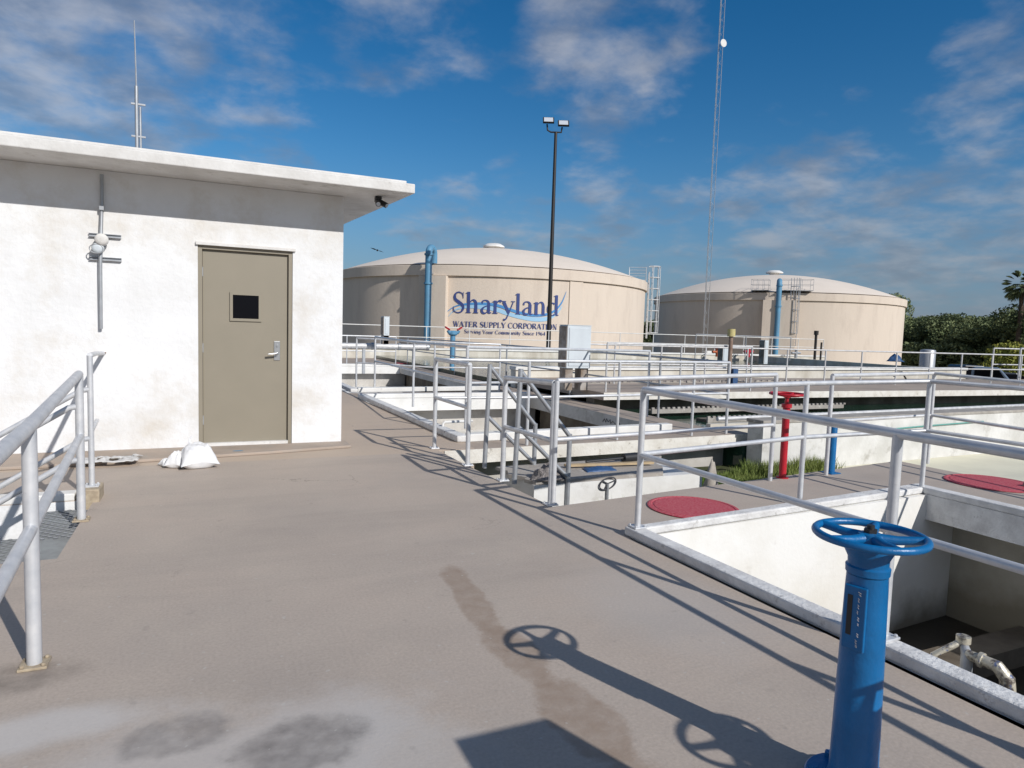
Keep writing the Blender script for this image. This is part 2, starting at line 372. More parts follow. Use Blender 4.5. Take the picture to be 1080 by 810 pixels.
MB().box((2.6, -4, -1.45), (6.7, b1f.y, -1.25)).build('floor', 'wet_floor', bs)
MB().box((3.2, 3.15, -1.25), (6.62, 3.42, -1.08)).box((3.2, 2.2, -1.25), (6.62, 2.38, -1.10)).build('floor_beam', 'brown_sludge', bs)

# pipe fitting in the basin
pc = gp(1030, 700, -.62)
ft = thing('drain_valve', 'small white and brass elbow valve sitting down inside the near basin', 'valve', (pc.x, pc.y, -1.25))
a = gp(985, 690, -.7); b_ = gp(1016, 676, -.6); c_ = gp(1020, 690, -.66); d_ = gp(1052, 703, -.66); e_ = gp(1062, 716, -.72)
MB().tube([a + V(0, 0, -.35), a, lerp(a, b_, .55), b_], .022, 10).build('spout', 'foil', ft, smooth=50)
MB().tube([b_ + V(0, 0, -.01), b_ + V(.0, 0, .035)], .045, 14).build('cap', 'foil', ft, smooth=50)
MB().tube([b_ + V(0, 0, -.01), c_, c_ + V(0, 0, -.62)], [.024, .036, .04], 14).build('riser', 'galv', ft, smooth=50)
MB().tube([c_, lerp(c_, d_, .4), lerp(c_, d_, .41), lerp(c_, d_, .55), lerp(c_, d_, .56), d_, e_, e_ + V(.02, -.01, -.12)], [.034, .034, .05, .05, .038, .042, .046, .042], 16).build('elbow', 'foil', ft, smooth=40)

# ------------------------------------------------------------------ slab and platforms beyond the yard
sN0, sN1 = gp(467, 475.5), gp(795, 457)
sF = MB().prism([(sN0.x - .02, sN0.y), (sN1.x - .05, sN1.y), (sN1.x - .05, 8.05), (2.93, 7.95), (2.9, e1.y)], -.16, -.001)
struct(sF.build('narrow_walkway', 'walk'))
o = MB().obox(((sN0.x + sN1.x) / 2, (sN0.y + sN1.y) / 2 - .006, -.085), ((sN1.x - sN0.x) / 2 - .02, (sN1.y - sN0.y) / 2, 0), (0, .006, 0), (0, 0, .083)).build('walkway_edge', 'slab_edge'); struct(o)
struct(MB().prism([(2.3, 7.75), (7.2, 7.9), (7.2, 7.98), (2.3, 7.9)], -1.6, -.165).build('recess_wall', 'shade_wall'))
# channel-side walkway (platform) between basins and the settling channel
struct(MB().prism([(6.46, 8.06), (7.15, 8.06), (7.15, 26), (6.46, 26)], -.22, -.003).build('centre_walkway', 'walk'))

wW = thing('retaining_wall', 'long white wall with grassy foot behind the red and blue valve posts', 'wall', (9, 7.3, -.5))
wpts = [(7.22, 7.18), (11.2, 7.36), (19, 7.6), (19, 7.9), (11.2, 7.66), (7.22, 7.48)]
MB().prism(wpts, -.9, .20).build('wall_face', 'wall_w', wW)
MB().prism([(7.20, 7.165), (11.2, 7.345), (19, 7.585), (19, 7.92), (11.2, 7.68), (7.20, 7.50)], .201, .25).build('coping', 'rim_concrete', wW, bevel=.008)
MB().tube([(9.9, 7.28, .02), (11.0, 7.325, .045), (12.6, 7.375, .07)], .012, 6).build('tube', 'rubber_green', wW)

# settling channel with dark green water
ch = thing('settling_channel', 'long channel of dark green water between pale concrete rims and weir troughs', 'water channel', (12, 9.3, 0))
MB().box((7.16, 7.5, -.6), (32, 11.6, -.12)).build('water', 'water', ch)
MB().box((7.15, 8.2, -.1), (19, 8.30, .06)).build('near_rim', 'cream_wall', ch)
MB().tube([(7.5, 8.45, .10), (19, 8.9, .14)], .035, 8).build('pipe', 'rail_thin', ch)
def launder(x0, x1, y0, y1, z, parent, name='weir_trough', step=.16, dark='brown_sludge'):
    n = int((x1 - x0) / step); m = MB(); d = MB()
    for i in range(n + 1):
        t = i / n; x = x0 + (x1 - x0) * t; y = y0 + (y1 - y0) * t
        m.box((x, y - .015, z), (x + step * .5, y + .015, z + .035))
    m.prism([(x0, y0 - .02), (x1, y1 - .02), (x1, y1 + .02), (x0, y0 + .02)], z - .08, z - .001)
    d.prism([(x0, y0 + .021), (x1, y1 + .021), (x1, y1 + .3), (x0, y0 + .3)], z - .08, z - .03)
    o = m.build(name, 'rim_concrete', parent); d.build('trough_floor', dark, o if parent is None else parent); return o
launder(7.6, 12.8, 10.35, 10.45, .03, ch, step=.12)
launder(8.2, 12.0, 9.5, 9.6, -.04, ch, step=.12)

# far walkway (z .25) beyond the channel
struct(MB().prism([(7.16, 11.35), (32, 10.55), (40, 10.3), (40, 14), (7.16, 15.7)], .10, .25).build('far_walkway', 'walk'))
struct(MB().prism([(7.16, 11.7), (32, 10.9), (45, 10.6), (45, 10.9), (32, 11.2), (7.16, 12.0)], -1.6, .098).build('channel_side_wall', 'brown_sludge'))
o = MB(); o.prism([(7.16, 11.335), (32, 10.535), (32, 10.548), (7.16, 11.348)], .11, .255); struct(o.build('far_walkway_edge', 'slab_edge'))
# raised clarifier wall
fw0, fw1 = V(7.1, 15.4, 0), V(27.5, 16.9, 0)
fw = thing('clarifier_wall', 'long low cream basin wall with stained white top below the far railings', 'wall', (17, 16, 0))
MB().prism([(fw0.x, fw0.y), (fw1.x, fw1.y), (fw1.x, fw1.y + .3), (fw0.x, fw0.y + .3)], .0, .44).build('wall_face', 'cream_wall', fw)
MB().prism([(fw0.x - .03, fw0.y - .05), (fw1.x + .03, fw1.y - .05), (fw1.x + .03, fw1.y + .34), (fw0.x - .03, fw0.y + .34)], .441, .53).build('coping', 'white_basin', fw, bevel=.01)
MB().prism([(fw1.x, fw1.y + .3), (fw1.x + .3, fw1.y + .3), (fw1.x + 2.3, 31), (fw1.x + 2, 31)], 0, .44).build('end_wall', 'cream_wall', fw)
launder(8.0, 15.5, 13.55, 13.9, .27, None, 'weir_trough', .22)
tag(bpy.data.objects['weir_trough.001'] if False else [o for o in C.objects if o.name.startswith('weir_trough') and o.parent is None][0], 'notched concrete trough running along the foot of the far cream wall', 'trough')
# clarifier water and far wall
struct(MB().prism([(7.1, 15.75), (27.4, 17.2), (29.5, 31), (7.1, 31)], 0, .12).build('clarifier_water', 'water'))
fb = thing('far_basin_wall', 'far basin wall with a thin white railing just in front of the tanks', 'wall', (18, 29, 0))
MB().prism([(2, 31), (36, 31), (36, 31.4), (2, 31.4)], -1.6, .42).build('wall_face', 'cream_wall', fb)
MB().prism([(2, 30.95), (36, 30.95), (36, 31.45), (2, 31.45)], .421, .5).build('coping', 'white_basin', fb)
struct(MB().prism([(16.2, 7.9), (60, 6), (60, 10.2), (32, 10.5)], -.9, -.3).build('right_yard', 'dirt'))

# ------------------------------------------------------------------ the two basins on the left of the centre walkway
def sidebasin(y0, y1, label, xl, floor_z, floorm):
    b = thing('basin', label, 'basin', (4.7, (y0 + y1) / 2, 0))
    xr = 6.46
    MB().prism([(xl - .16, y0 - .15), (xl, y0 - .15), (xl - .12, y1), (xl - .28, y1)], .0, .085).build('kerb', 'kerb', b, bevel=.02)
    MB().prism([(xl + .001, y0 - .15), (xr - .1, y0 + .12), (xr - .1, y0 + .27), (xl + .001, y0)], .0, .10).build('kerb', 'white_basin', b, bevel=.012)
    MB().box((xl - .28, y1 + .001, 0), (xr, y1 + .16, .09)).build('kerb', 'white_basin', b, bevel=.012)
    MB().box((xr - .012, y0 + .3, -.24), (xr, y1 - .002, -.001)).build('edge_beam', 'shade_wall', b)
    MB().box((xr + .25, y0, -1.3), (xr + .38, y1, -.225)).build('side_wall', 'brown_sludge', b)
    MB().box((xl - .4, y1 - .01, -.26), (xr, y1 + .15, -.002)).build('far_beam', 'white_basin', b)
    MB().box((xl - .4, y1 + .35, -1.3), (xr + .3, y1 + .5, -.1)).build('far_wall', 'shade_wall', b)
    MB().box((xl - .40, y0 - .1, -1.3), (xl - .26, y1, -.001)).build('near_wall', 'white_basin', b)
    MB().box((xl - .4, y0 - .1, -1.35), (xr + .3, y1 + .4, floor_z)).build('floor', floorm, b)
    return b
ba = sidebasin(8.0, 13.2, 'middle open basin with white kerbs and sloped white wall, past the narrow walkway', 3.0, -.75, 'white_basin')
bb = sidebasin(14.6, 24.2, 'farthest left open basin with bright white inner wall beyond the divider', 2.95, -.75, 'white_basin')
MB().prism([(2.7, 13.25), (6.46, 13.25), (6.46, 14.4), (2.7, 14.4)], -.2, -.002).build('divider_walkway', 'walk'); struct(bpy.data.objects['divider_walkway'])
# scribbled marks on the beam of the middle basin
sc = MB()
pts = [(0, 0), (.05, .06), (.1, .0), (.12, .07), (.18, .02), (.24, .07), (.26, .0), (.32, .05), (.4, .01), (.5, .05), (.55, .02)]
for sgn in range(2):
    sc.tube([(6.444, 10.2 - p[0] - sgn * .8, -.15 + p[1] + .01 * sgn) for p in pts], .007, 4)
sc.build('scribble', 'scribble', ba)
# white pvc elbow by the first post
pv = gp(467, 452, .05); q0 = gp(467, 456)
pl = MB().tube([q0, up(q0, .12), up(q0, .14) + V(.02, 0, 0), V(q0.x + .45, q0.y + .05, .14)], .018, 8).build('vent_pipe', 'white_basin', smooth=40, origin=q0)
tag(pl, 'small white elbowed pipe standing on the kerb beside the first railing post', 'pipe')

# ------------------------------------------------------------------ right stair
st = thing('concrete_steps', 'short concrete steps dropping from the deck into the lower yard', 'steps', (2.9, 6, -.5))
for i, (x0, x1, z) in enumerate(((2.42, 2.60, -.10), (2.60, 2.80, -.30), (2.80, 2.83, -.42))):
    MB().box((x0, 5.72, -.55), (x1 - .002, 6.36, z)).build('step', 'slab_edge' if i == 0 else 'shade_wall', st, bevel=.01)

# low covered pit with debris
lb = thing('covered_pit', 'low white walled pit with a cracked concrete lid in the lower yard', 'pit', (3.9, 6.1, -.5))
MB().box((2.84, 5.66, -.55), (4.86, 6.45, -.055)).build('pit_wall', 'white_basin', lb)
MB().prism([(2.86, 5.668), (2.80, 5.8), (2.86, 5.86), (2.74, 6.05), (2.80, 6.2), (2.76, 6.42), (4.95, 6.5), (4.6, 6.2), (4.55, 5.95), (4.35, 5.672)], -.053, -.018).build('lid', 'lid_slab', lb)
wy = 5.645  # wheel shadow modelled as a thin dark wheel on the pit face, no caster
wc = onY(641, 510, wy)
hw = thing('hand_wheel_shape', 'flat dark wheel shape imitating a cast wheel shadow on the white face of the covered pit', 'shadow shape', (wc.x, wy, -.3))
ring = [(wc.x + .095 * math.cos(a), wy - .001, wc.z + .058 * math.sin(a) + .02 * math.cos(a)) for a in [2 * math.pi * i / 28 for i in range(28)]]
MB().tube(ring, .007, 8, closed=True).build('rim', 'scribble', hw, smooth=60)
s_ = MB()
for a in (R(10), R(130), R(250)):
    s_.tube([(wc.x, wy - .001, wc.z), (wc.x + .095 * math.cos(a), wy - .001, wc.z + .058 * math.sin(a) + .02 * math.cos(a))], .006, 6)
s_.build('shadow_spoke', 'scribble', hw)
MB().tube([(wc.x, wy - .001, wc.z), (wc.x, wy - .001, -.49)], .014, 8).build('stem', 'galv', hw, smooth=60)

# debris on the lid
def lump(name, c, r, h, mat, label, cat, seed, sub=4, amp=.35):
    bm = bmesh.new(); bmesh.ops.create_icosphere(bm, subdivisions=sub, radius=1)
    m = MB(); vs = []
    for v in bm.verts:
        n = noise.noise(v.co * 2.2 + Vector((seed, 0, 0))) * amp + noise.noise(v.co * 9 + Vector((seed, 3, 0))) * amp * .35
        p = v.co * (1 + n); z = max(p.z, -.02); taper = 1 - .55 * max(0, z)
        vs.append(Vector((c[0] + p.x * r * taper, c[1] + p.y * r * .8 * taper, c[2] + z * h)))
    m.add(vs, [tuple(v.index for v in f.verts) for f in bm.faces]); bm.free()
    return tag(m.build(name, mat, origin=c, smooth=180), label, cat)
gv = gp(574, 506, -.015)
lump('gravel_pile', (gv.x + .06, gv.y + .05, -.014), .17, .14, 'gravel_pile', 'small heap of grey gravel on the left end of the pit lid', 'gravel pile', 3)
tg = gp(632, 495, -.015)
tm = MB(); nx_, ny_ = 16, 8; vs = []
for j in range(ny_ + 1):
    for i in range(nx_ + 1):
        u = i / nx_ - .5; w = j / ny_ - .5
        vs.append((tg.x + u * .36 + w * .05, tg.y + w * .2, -.012 + .028 * (1 - 4 * w * w) * (1 - 3.6 * u * u) + .012 * noise.noise(Vector((u * 9, w * 7, 0)))))
tm.add(vs, [(j * (nx_ + 1) + i, j * (nx_ + 1) + i + 1, (j + 1) * (nx_ + 1) + i + 1, (j + 1) * (nx_ + 1) + i) for j in range(ny_) for i in range(nx_)])
o = tag(tm.build('plastic_sheet', 'tarp', origin=(tg.x, tg.y, -.015), smooth=180), 'crumpled dark blue plastic sheet lying on the pit lid', 'plastic sheet')
sd = o.modifiers.new('thick', 'SOLIDIFY'); sd.thickness = .008
w0, w1 = gp(596, 492, -.0), gp(688, 489, 0)
tag(MB().obox((w0 + w1) / 2 + V(0, 0, .012), (w1 - w0) / 2, (0, .03, 0), (0, 0, .012)).build('timber_plank', 'wood', origin=(w0 + w1) / 2), 'thin pale timber plank lying along the pit lid', 'plank')
w0, w1 = gp(618, 487, 0.02), gp(672, 481.5, .03)
bh = MB().tube([w0, lerp(w0, w1, .6), w1], [.014, .014, .016], 8).tube([lerp(w0, w1, .72), lerp(w0, w1, .98)], .05, 10).build('pry_bar', 'black', origin=w0, smooth=40)
tag(bh, 'black bar with a thick head lying at the back of the pit lid', 'tool')
ck = onY(751, 493, 6.1)
lump('concrete_chunk', (ck.x, 6.1, -.5), .13, .46, 'lid_slab', 'broken upright concrete chunk leaning at the right end of the pit', 'concrete chunk', 9, 3, .3)

# ------------------------------------------------------------------ railings
def railing(label, posts, h, mids=(.57,), mat='rail', r=.024, group='aluminium guard railings around the basins', plates=False, ext=None, rr=None, skip=(), closed=False, segn=10):
    """posts: list of foot points (Vector). rails follow the tops."""
    rr = rr or r
    t = thing('guardrail', label, 'railing', posts[0], group)
    for i, p in enumerate(posts):
        if i in skip: continue
        hh = h[i] if isinstance(h, (list, tuple)) else h
        q = MB().tube([p, up(p, p.z + hh)], r, segn).build('post', mat, t, origin=p, smooth=60)
        if plates:
            m = MB().box((p.x - .05, p.y - .05, p.z + .001), (p.x + .05, p.y + .05, p.z + .012))
            for bx_ in (-.036, .036):
                for by_ in (-.036, .036): m.lathe([(.009, .0121), (.009, .021), (.004, .023)], (p.x + bx_, p.y + by_, p.z), 6)
            m.build('base_plate', 'plate' if plates == 2 else mat, q, bevel=.002)
    H = [h[i] if isinstance(h, (list, tuple)) else h for i in range(len(posts))]
    top = [up(p, p.z + H[i]) for i, p in enumerate(posts)]
    if ext:
        a, b = ext
        if a: top = [top[0] + (top[0] - top[1]).normalized() * a] + top
        if b: top = top + [top[-1] + (top[-1] - top[-2]).normalized() * b]
    MB().tube(top, rr, segn).build('top_rail', mat, t, origin=top[0], smooth=60)
    for mz in mids:
        mid = [up(p, p.z + H[i] * mz) for i, p in enumerate(posts)]
        if ext:
            a, b = ext
            if a: mid = [mid[0] + (mid[0] - mid[1]).normalized() * a] + mid
            if b: mid = mid + [mid[-1] + (mid[-1] - mid[-2]).normalized() * b]
        MB().tube(mid, rr * .86, segn).build('mid_rail', mat, t, origin=mid[0], smooth=60)
    return t

# near basin rails
kz = .062
n1 = gp(672.2, 556.2, kz)
def along_kerb(y): tt = (y - n1.y) / kdir.y; return up(n1 + kdir * tt, kz)
bp = gp(930, 462, kz + 1.0)
railing('thick guardrail running along the near basin kerb past the blue handwheel', [n1, along_kerb(2.0), along_kerb(.55), along_kerb(-1.3)], [.968, .938, .925, .92], mids=(.53,), plates=True, r=.0228)
f0 = gp(843.5, 525.5, .06); f1 = gp(972, 513, .06)
railing('guardrail on the far kerb of the near basin, turning back along its right side', [n1 + V(.002, .002, 0), f0, f1, V(6.2, 2.2, .063), V(6.2, .3, .063)], [.968, .985, 1.0, 1.0, 1.0], mids=(.535,), skip=(0,), r=.0215)
# rail along the far edge of the cross walkway, gap at the red valve
p4 = gp(583, 533); r2a = gp(812, 507); r2b = gp(871, 501); r2c = gp(978, 489)
railing('guardrail from the right stair post to the red handwheel valve', [p4, r2a], [1.02, 1.06], mids=(.53,), r=.0215)
railing('guardrail from the blue stub post to the walkway corner, turning toward the viewer', [r2b, r2c, V(7.5, 2.5, 0), V(7.45, .2, 0)], [1.05, 1.07, 1.0, 1.0], mids=(.54,), r=.0215)
# stair opening guardrails
p1, p2, p3 = gp(458, 473), gp(493, 491), gp(530, 507)
railing('short guardrail left of the yard steps between two deck posts', [p1, p2], [1.055, 1.05], mids=(.575,), plates=True)
railing('short guardrail right of the yard steps, next to the pit', [p3, p4 + V(-.012, .02, 0)], [.97, 1.0], mids=(.53,), plates=True)
def stairrail(label, y, x0=2.655, x1=3.2):
    t = thing('stair_handrail', label, 'handrail', (x0, y, 0), 'bluish grey handrails of the yard steps')
    MB().tube([(x0 - .03, y, -.02), (x0, y, 1.06)], .024, 10).build('post', 'galv', t, smooth=60)
    MB().tube([(x1, y, -.5), (x1, y, .43)], .024, 10).build('post', 'galv', t, smooth=60)
    MB().tube([(x0, y, 1.04), (x1, y, .41)], .021, 10).build('top_rail', 'galv', t, smooth=60)
    MB().tube([(x0 - .01, y, .52), (x1, y, -.0)], .021, 10).build('mid_rail', 'galv', t, smooth=60)
stairrail('bluish grey sloping handrail on the left side of the yard steps', 6.4)
stairrail('bluish grey sloping handrail on the right side of the yard steps', 5.65)
# narrow walkway rail along its near edge
a = gp(554, 467); b_ = gp(727, 459); c_ = gp(764, 457)
def snap(p, y): return V(p.x, y, 0)
railing('long guardrail on the front edge of the narrow walkway above the yard', [p1 + V(.01, 0, 0), V(3.62, 7.46, 0), V(5.0, 7.55, 0), V(b_.x, 7.62, 0), V(c_.x, 7.66, 0)], 1.05, mids=(.57,), r=.02, mat='rail', skip=(0,))
railing('dull grey guardrail running away along the edge of the settling channel', [V(7.0, 7.69, 0), V(7.08, 9.45, 0), V(7.1, 12.6, 0), V(7.1, 16, 0), V(7.1, 20, 0), V(7.1, 25.5, 0)], 1.05, mids=(.55,), r=.02, mat='galv')
# middle basin rails
F = [gp(395, 413, 0), gp(435.5, 429, .0), gp(491, 452, .08), gp(689, 441)]
railing('guardrail along the left kerb of the middle basin, bending round its near side', [F[0], F[1], F[2], V(7.0, 9.66, 0)], [1.2, 1.16, 1.1, 1.14], mids=(.56,), r=.021)
railing('guardrail over the divider between the middle and the farthest basins', [gp(375.6, 408), V(4.6, 14.3, 0), V(6.2, 14.35, 0)], [1.14, 1.12, 1.1], mids=(.5,), r=.021)
railing('thin guardrail along the left kerb of the farthest basin', [V(2.85, 16.2, 0), V(2.85, 19, 0), V(2.85, 22, 0), V(2.85, 24.6, 0), V(4.6, 24.6, 0), V(6.4, 24.6, 0)], 1.08, mids=(.5,), r=.021)
# walkway N rail
pN = []
for i in range(15):
    t = i / 14; pN.append(V(7.5 + 17.5 * t, 13.55 - 1.55 * t, .25))
railing('long thin guardrail on the far walkway in front of the cream wall', pN, .92, mids=(.52,), mat='rail_thin', r=.02)
railing('second guardrail along the channel side of the far walkway', [V(7.3, 11.5, .25), V(9.1, 11.45, .25), V(11, 11.4, .25)], .98, mids=(.52,), mat='rail_thin', r=.02)
pF = [V(3 + 2.2 * i, 30.95 if i < 13 else 30.9, .5) for i in range(16)]
railing('thin white guardrail on the farthest basin wall below the tanks', [p + V(0, .25, 0) for p in pF], 1.02, mids=(.5,), mat='white_basin', r=.022)
railing('short dark guardrail enclosure in front of the right tank', [V(20.5, 24.8, .4), V(23.5, 24.8, .4), V(26.4, 24.8, .4)], 1.15, mids=(.5,), mat='galv', r=.022)
pR = [V(19.5, 17.6, .2), V(21.6, 17.4, .2), V(23.6, 17.2, .2), V(26.5, 16.6, .2)]
pR = [gp(994, 392, .25), gp(1014, 392, .25), gp(1040, 392, .25), gp(1050, 393, .25)]
railing('pale guardrail by the parked truck at the right edge', [V(24.5, 14.2, .25), V(26.5, 14.0, .25), V(29, 13.8, .25), V(31.5, 13.6, .25), V(34, 13.4, .25)], 1.1, mids=(.5,), mat='rail_thin', r=.024)

# ------------------------------------------------------------------ left stairwell and rails
lw = thing('stairwell', 'metal stair dropping away to the left between white stairwell walls', 'stairwell', (-1.6, 5.3, 0))
MB().box((-5, OY1 - .003, -1.6), (SX - .1, OY1 + .12, -.005)).build('far_wall', 'white_wall', lw)
MB().box((-5, OY0 - .12, -1.6), (SX + .05, OY0 + .003, -.252)).build('near_wall', 'white_wall', lw)
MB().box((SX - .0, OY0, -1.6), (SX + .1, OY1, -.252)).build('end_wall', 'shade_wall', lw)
MB().box((-5, OY1 + .002, -.003), (SX - .13, OY1 + .14, .055)).build('kerb', 'white_basin', lw, bevel=.01)
for i in range(6):
    x = SX - .30 * (i + 1); z = -.06 - .19 * i
    tr = MB().box((x, OY0 + .05, z - .03), (x + .29, OY1 - .05, z)).build('tread', 'mesh_tread', lw)
    gr = MB()
    if i < 2:
        for a in range(7):
            for b2 in range(11):
                cx_, cy_ = x + .03 + a * .038, OY0 + .65 + b2 * .07 + (a % 2) * .035
                gr.lathe([(.012, .0005), (.016, .0045), (.010, .0065)], (cx_, cy_, z), 6)
        gr.build('grip_studs', 'galv', tr)
MB().obox((SX - .95, OY0 + .04, -.66), (.95, 0, -.60), (0, .012, 0), (.045, 0, .07)).build('stringer', 'mesh_tread', lw)
MB().obox((SX - .95, OY1 - .04, -.66), (.95, 0, -.60), (0, .012, 0), (.045, 0, .07)).build('stringer', 'mesh_tread', lw)
MB().box((SX - .10, OY1 - .10, -.4), (SX + .045, OY1 + .16, .10)).build('corner_block', 'plate', lw, bevel=.01)

L1, L2, L3 = gp(36.5, 702), gp(86, 549), up(gp(97, 513, .1), .1)
L0 = L1 + (L1 - L2).normalized() * 1.9
gl = railing('thick aluminium guardrail at the left, nearest the viewer, above the stairwell', [L0, L1, L2], [.97, .97, 1.02], mids=(.58,), r=.027, plates=2, rr=.0275)
def drail(label, p, zs, L=2.2, slope=.62):
    t = thing('stair_handrail', label, 'handrail', p, 'handrails going down the left stairwell')
    for z in zs:
        MB().tube([up(p, z), V(p.x - .06, p.y, z - .01), V(p.x - L, p.y, z - L * slope)], .021, 10).build('rail', 'rail', t, smooth=60)
    MB().tube([V(p.x - L * .85, p.y, -1.55), V(p.x - L * .85, p.y, zs[0] - L * .85 * slope)], .021, 10).build('post', 'rail', t, smooth=60)
    return t
drail('pair of sloping rails descending left from the nearer stairwell post', up(L2, 0), (.80, .43))
drail('pair of sloping rails descending left from the farther stairwell post', up(L3, .1), (.86, .48))
wr = railing('short guardrail joining the far stairwell post to the white shed wall', [L3, V(-.94, 7.3, .0)], [1.02, 1.08], mids=(.42,), plates=True, r=.021, skip=(1,))
MB().tube([V(-.94, 7.3, 1.08), V(-.98, 8.10, 1.05)], .021, 10).build('rail_end', 'rail', wr, smooth=60)
MB().lathe([(.035, 0), (.035, .012)], (-.985, 8.085, 1.05), 12).build('wall_bracket', 'rust', wr)

# ------------------------------------------------------------------ white shed
sh = thing('pump_shed', 'white stucco flat-roofed shed with one taupe metal door', 'shed', (-2, 8.1, 0))
WX0, WX1, WY, WT = -8.0, 1.46, 8.10, 2.905
dx0, dx1, dzt, dz0 = -.085, .895, 2.235, .032
def wallmesh():
    m = MB()
    m.box((WX0, WY, -.2), (dx0, WY + .2, WT)); m.box((dx1, WY, -.2), (WX1, WY + .2, WT)); m.box((dx0, WY, dzt), (dx1, WY + .2, WT))
    m.box((dx0, WY + .01, -.2), (dx1, WY + .2, dz0 - .002))
    m.box((WX0, WY + .2, -.2), (WX0 + .2, 13, WT)); m.box((WX1 - .2, WY + .2, -.2), (WX1, 13, WT)); m.box((WX0, 13, -.2), (WX1, 13.2, WT))
    return m
wm = wallmesh().build('wall', 'white_wall', sh)
rp = [(-9, 7.44), (2.13, 7.46), (1.86, 10.2), (1.86, 13.8), (-9, 13.8)]
MB().prism(rp, WT + .003, WT + .108).build('roof', 'white_roof', sh, bevel=.01)
MB().prism([(-9, 7.47), (2.04, 7.49), (1.78, 10.2), (1.78, 13.7), (-9, 13.7)], WT + .109, WT + .138).build('roof_membrane', 'white_roof', sh, bevel=.008)
# door
dr = MB().box((dx0 + .045, WY + .05, dz0 + .02), (dx1 - .045, WY + .095, dzt - .045)).build('door', 'door', sh, bevel=.003)
fm = MB(); fy0, fy1 = WY + .012, WY + .14
fm.box((dx0, fy0, dz0), (dx0 + .043, fy1, dzt)); fm.box((dx1 - .043, fy0, dz0), (dx1, fy1, dzt)); fm.box((dx0 + .043, fy0, dzt - .043), (dx1 - .043, fy1, dzt))
fm.build('door_frame', 'door', sh, bevel=.003)
MB().box((dx0 + .044, WY - .012, dz0 + .001), (dx1 - .044, WY + .048, dz0 + .034)).build('threshold', 'white_roof', sh)
MB().box((dx0 - .02, WY - .03, dzt - .004), (dx1 + .03, WY - .001, dzt + .03)).build('drip_cap', 'white_roof', sh, bevel=.004)
wx0, wx1, wz0, wz1 = .265, .535, 1.455, 1.715
m = MB(); y0, y1 = WY + .034, WY + .0495
m.box((wx0 - .03, y0, wz0 - .03), (wx0, y1, wz1 + .03)); m.box((wx1, y0, wz0 - .03), (wx1 + .03, y1, wz1 + .03))
m.box((wx0, y0, wz1), (wx1, y1, wz1 + .03)); m.box((wx0, y0, wz0 - .03), (wx1, y1, wz0))
m.build('window_frame', 'door', dr)
MB().box((wx0, WY + .043, wz0), (wx1, WY + .0495, wz1)).build('window_pane', 'glass', dr)
MB().box((.70, WY + .040, .99), (.765, WY + .0495, 1.21)).build('lock_plate', 'steel', dr, bevel=.003)
MB().tube([(.735, WY + .045, 1.07), (.735, WY - .01, 1.07), (.715, WY - .018, 1.07), (.63, WY - .018, 1.062)], .011, 8).build('handle', 'steel', dr, smooth=50)
MB().tube([(.735, WY + .045, 1.16), (.735, WY + .028, 1.16)], .014, 12).build('lock', 'steel', dr, smooth=50)
for z in (.32, 1.12, 1.95):
    MB().tube([(dx0 + .044, WY + .042, z - .05), (dx0 + .044, WY + .042, z + .05)], .008, 8).build('hinge', 'galv', dr)
# blue smudge on apron
sm = gp(251, 475.5, .033)
MB().lathe([(.001, 0), (.055, .0005)], (sm.x, sm.y, .0335), 14).build('paint_smudge', 'pipe_blue', origin=sm)
tag(bpy.data.objects['paint_smudge'], 'small faded blue paint smudge on the sill slab before the door', 'paint mark')
bpy.data.objects['paint_smudge'].scale = (1, .5, 1)

# conduit and lamp on wall
cd = thing('wall_conduit', 'grey vertical conduit on two steel strut bars on the white shed wall', 'conduit', (-.98, 8.08, 2.1))
MB().tube([(-.962, 8.065, 2.86), (-.965, 8.065, 2.55), (-.975, 8.06, 2.30), (-.975, 8.045, 2.2), (-.985, 8.05, 1.95), (-.99, 8.06, 1.30)], [.017, .017, .017, .02, .018, .018], 8).build('pipe', 'galv', cd, smooth=50)
for z0 in (2.25, 2.015):
    MB().box((-1.085, 8.085, z0 - .018), (-.80, 8.099, z0 + .018)).box((-1.085, 8.066, z0 + .012), (-.80, 8.0845, z0 + .018)).box((-1.085, 8.066, z0 - .018), (-.80, 8.0845, z0 - .012)).build('strut_bar', 'galv', cd)
MB().box((-.985, 8.03, 2.50), (-.945, 8.09, 2.54)).build('clip', 'galv', cd)
lm = thing('wall_sensor', 'round white dome fixture with grey round back box on the wall conduit', 'light fixture', (-.975, 8.0, 2.2))
def disc_y(c, r, d, n=20, dome=0):
    m = MB(); c = Vector(c); prof = [(r * .98, 0), (r, d * .3), (r, d * .8), (r * .8, d + dome * .6), (r * .4, d + dome), (.001, d + dome)]
    vs = []; fs = []
    for rr_, h in prof:
        for i in range(n):
            a = 2 * math.pi * i / n; vs.append(c + V(rr_ * math.cos(a), -h, rr_ * math.sin(a)))
    for j in range(len(prof) - 1):
        for i in range(n): fs.append((j * n + i, j * n + (i + 1) % n, (j + 1) * n + (i + 1) % n, (j + 1) * n + i))
    return m.add(vs, fs)
disc_y((-.965, 8.03, 2.20), .062, .05, dome=.02).build('dome_cover', 'white_roof', lm, smooth=60)
disc_y((-1.0, 8.05, 2.115), .055, .06, dome=.01).build('back_box', 'cabinet', lm, smooth=60)
MB().tube([(-1.01 + .06 * math.cos(a), 7.985, 2.105 + .045 * math.sin(a)) for a in [2 * math.pi * i / 20 for i in range(20)]], .005, 6, closed=True).build('guard_ring', 'galv', lm)
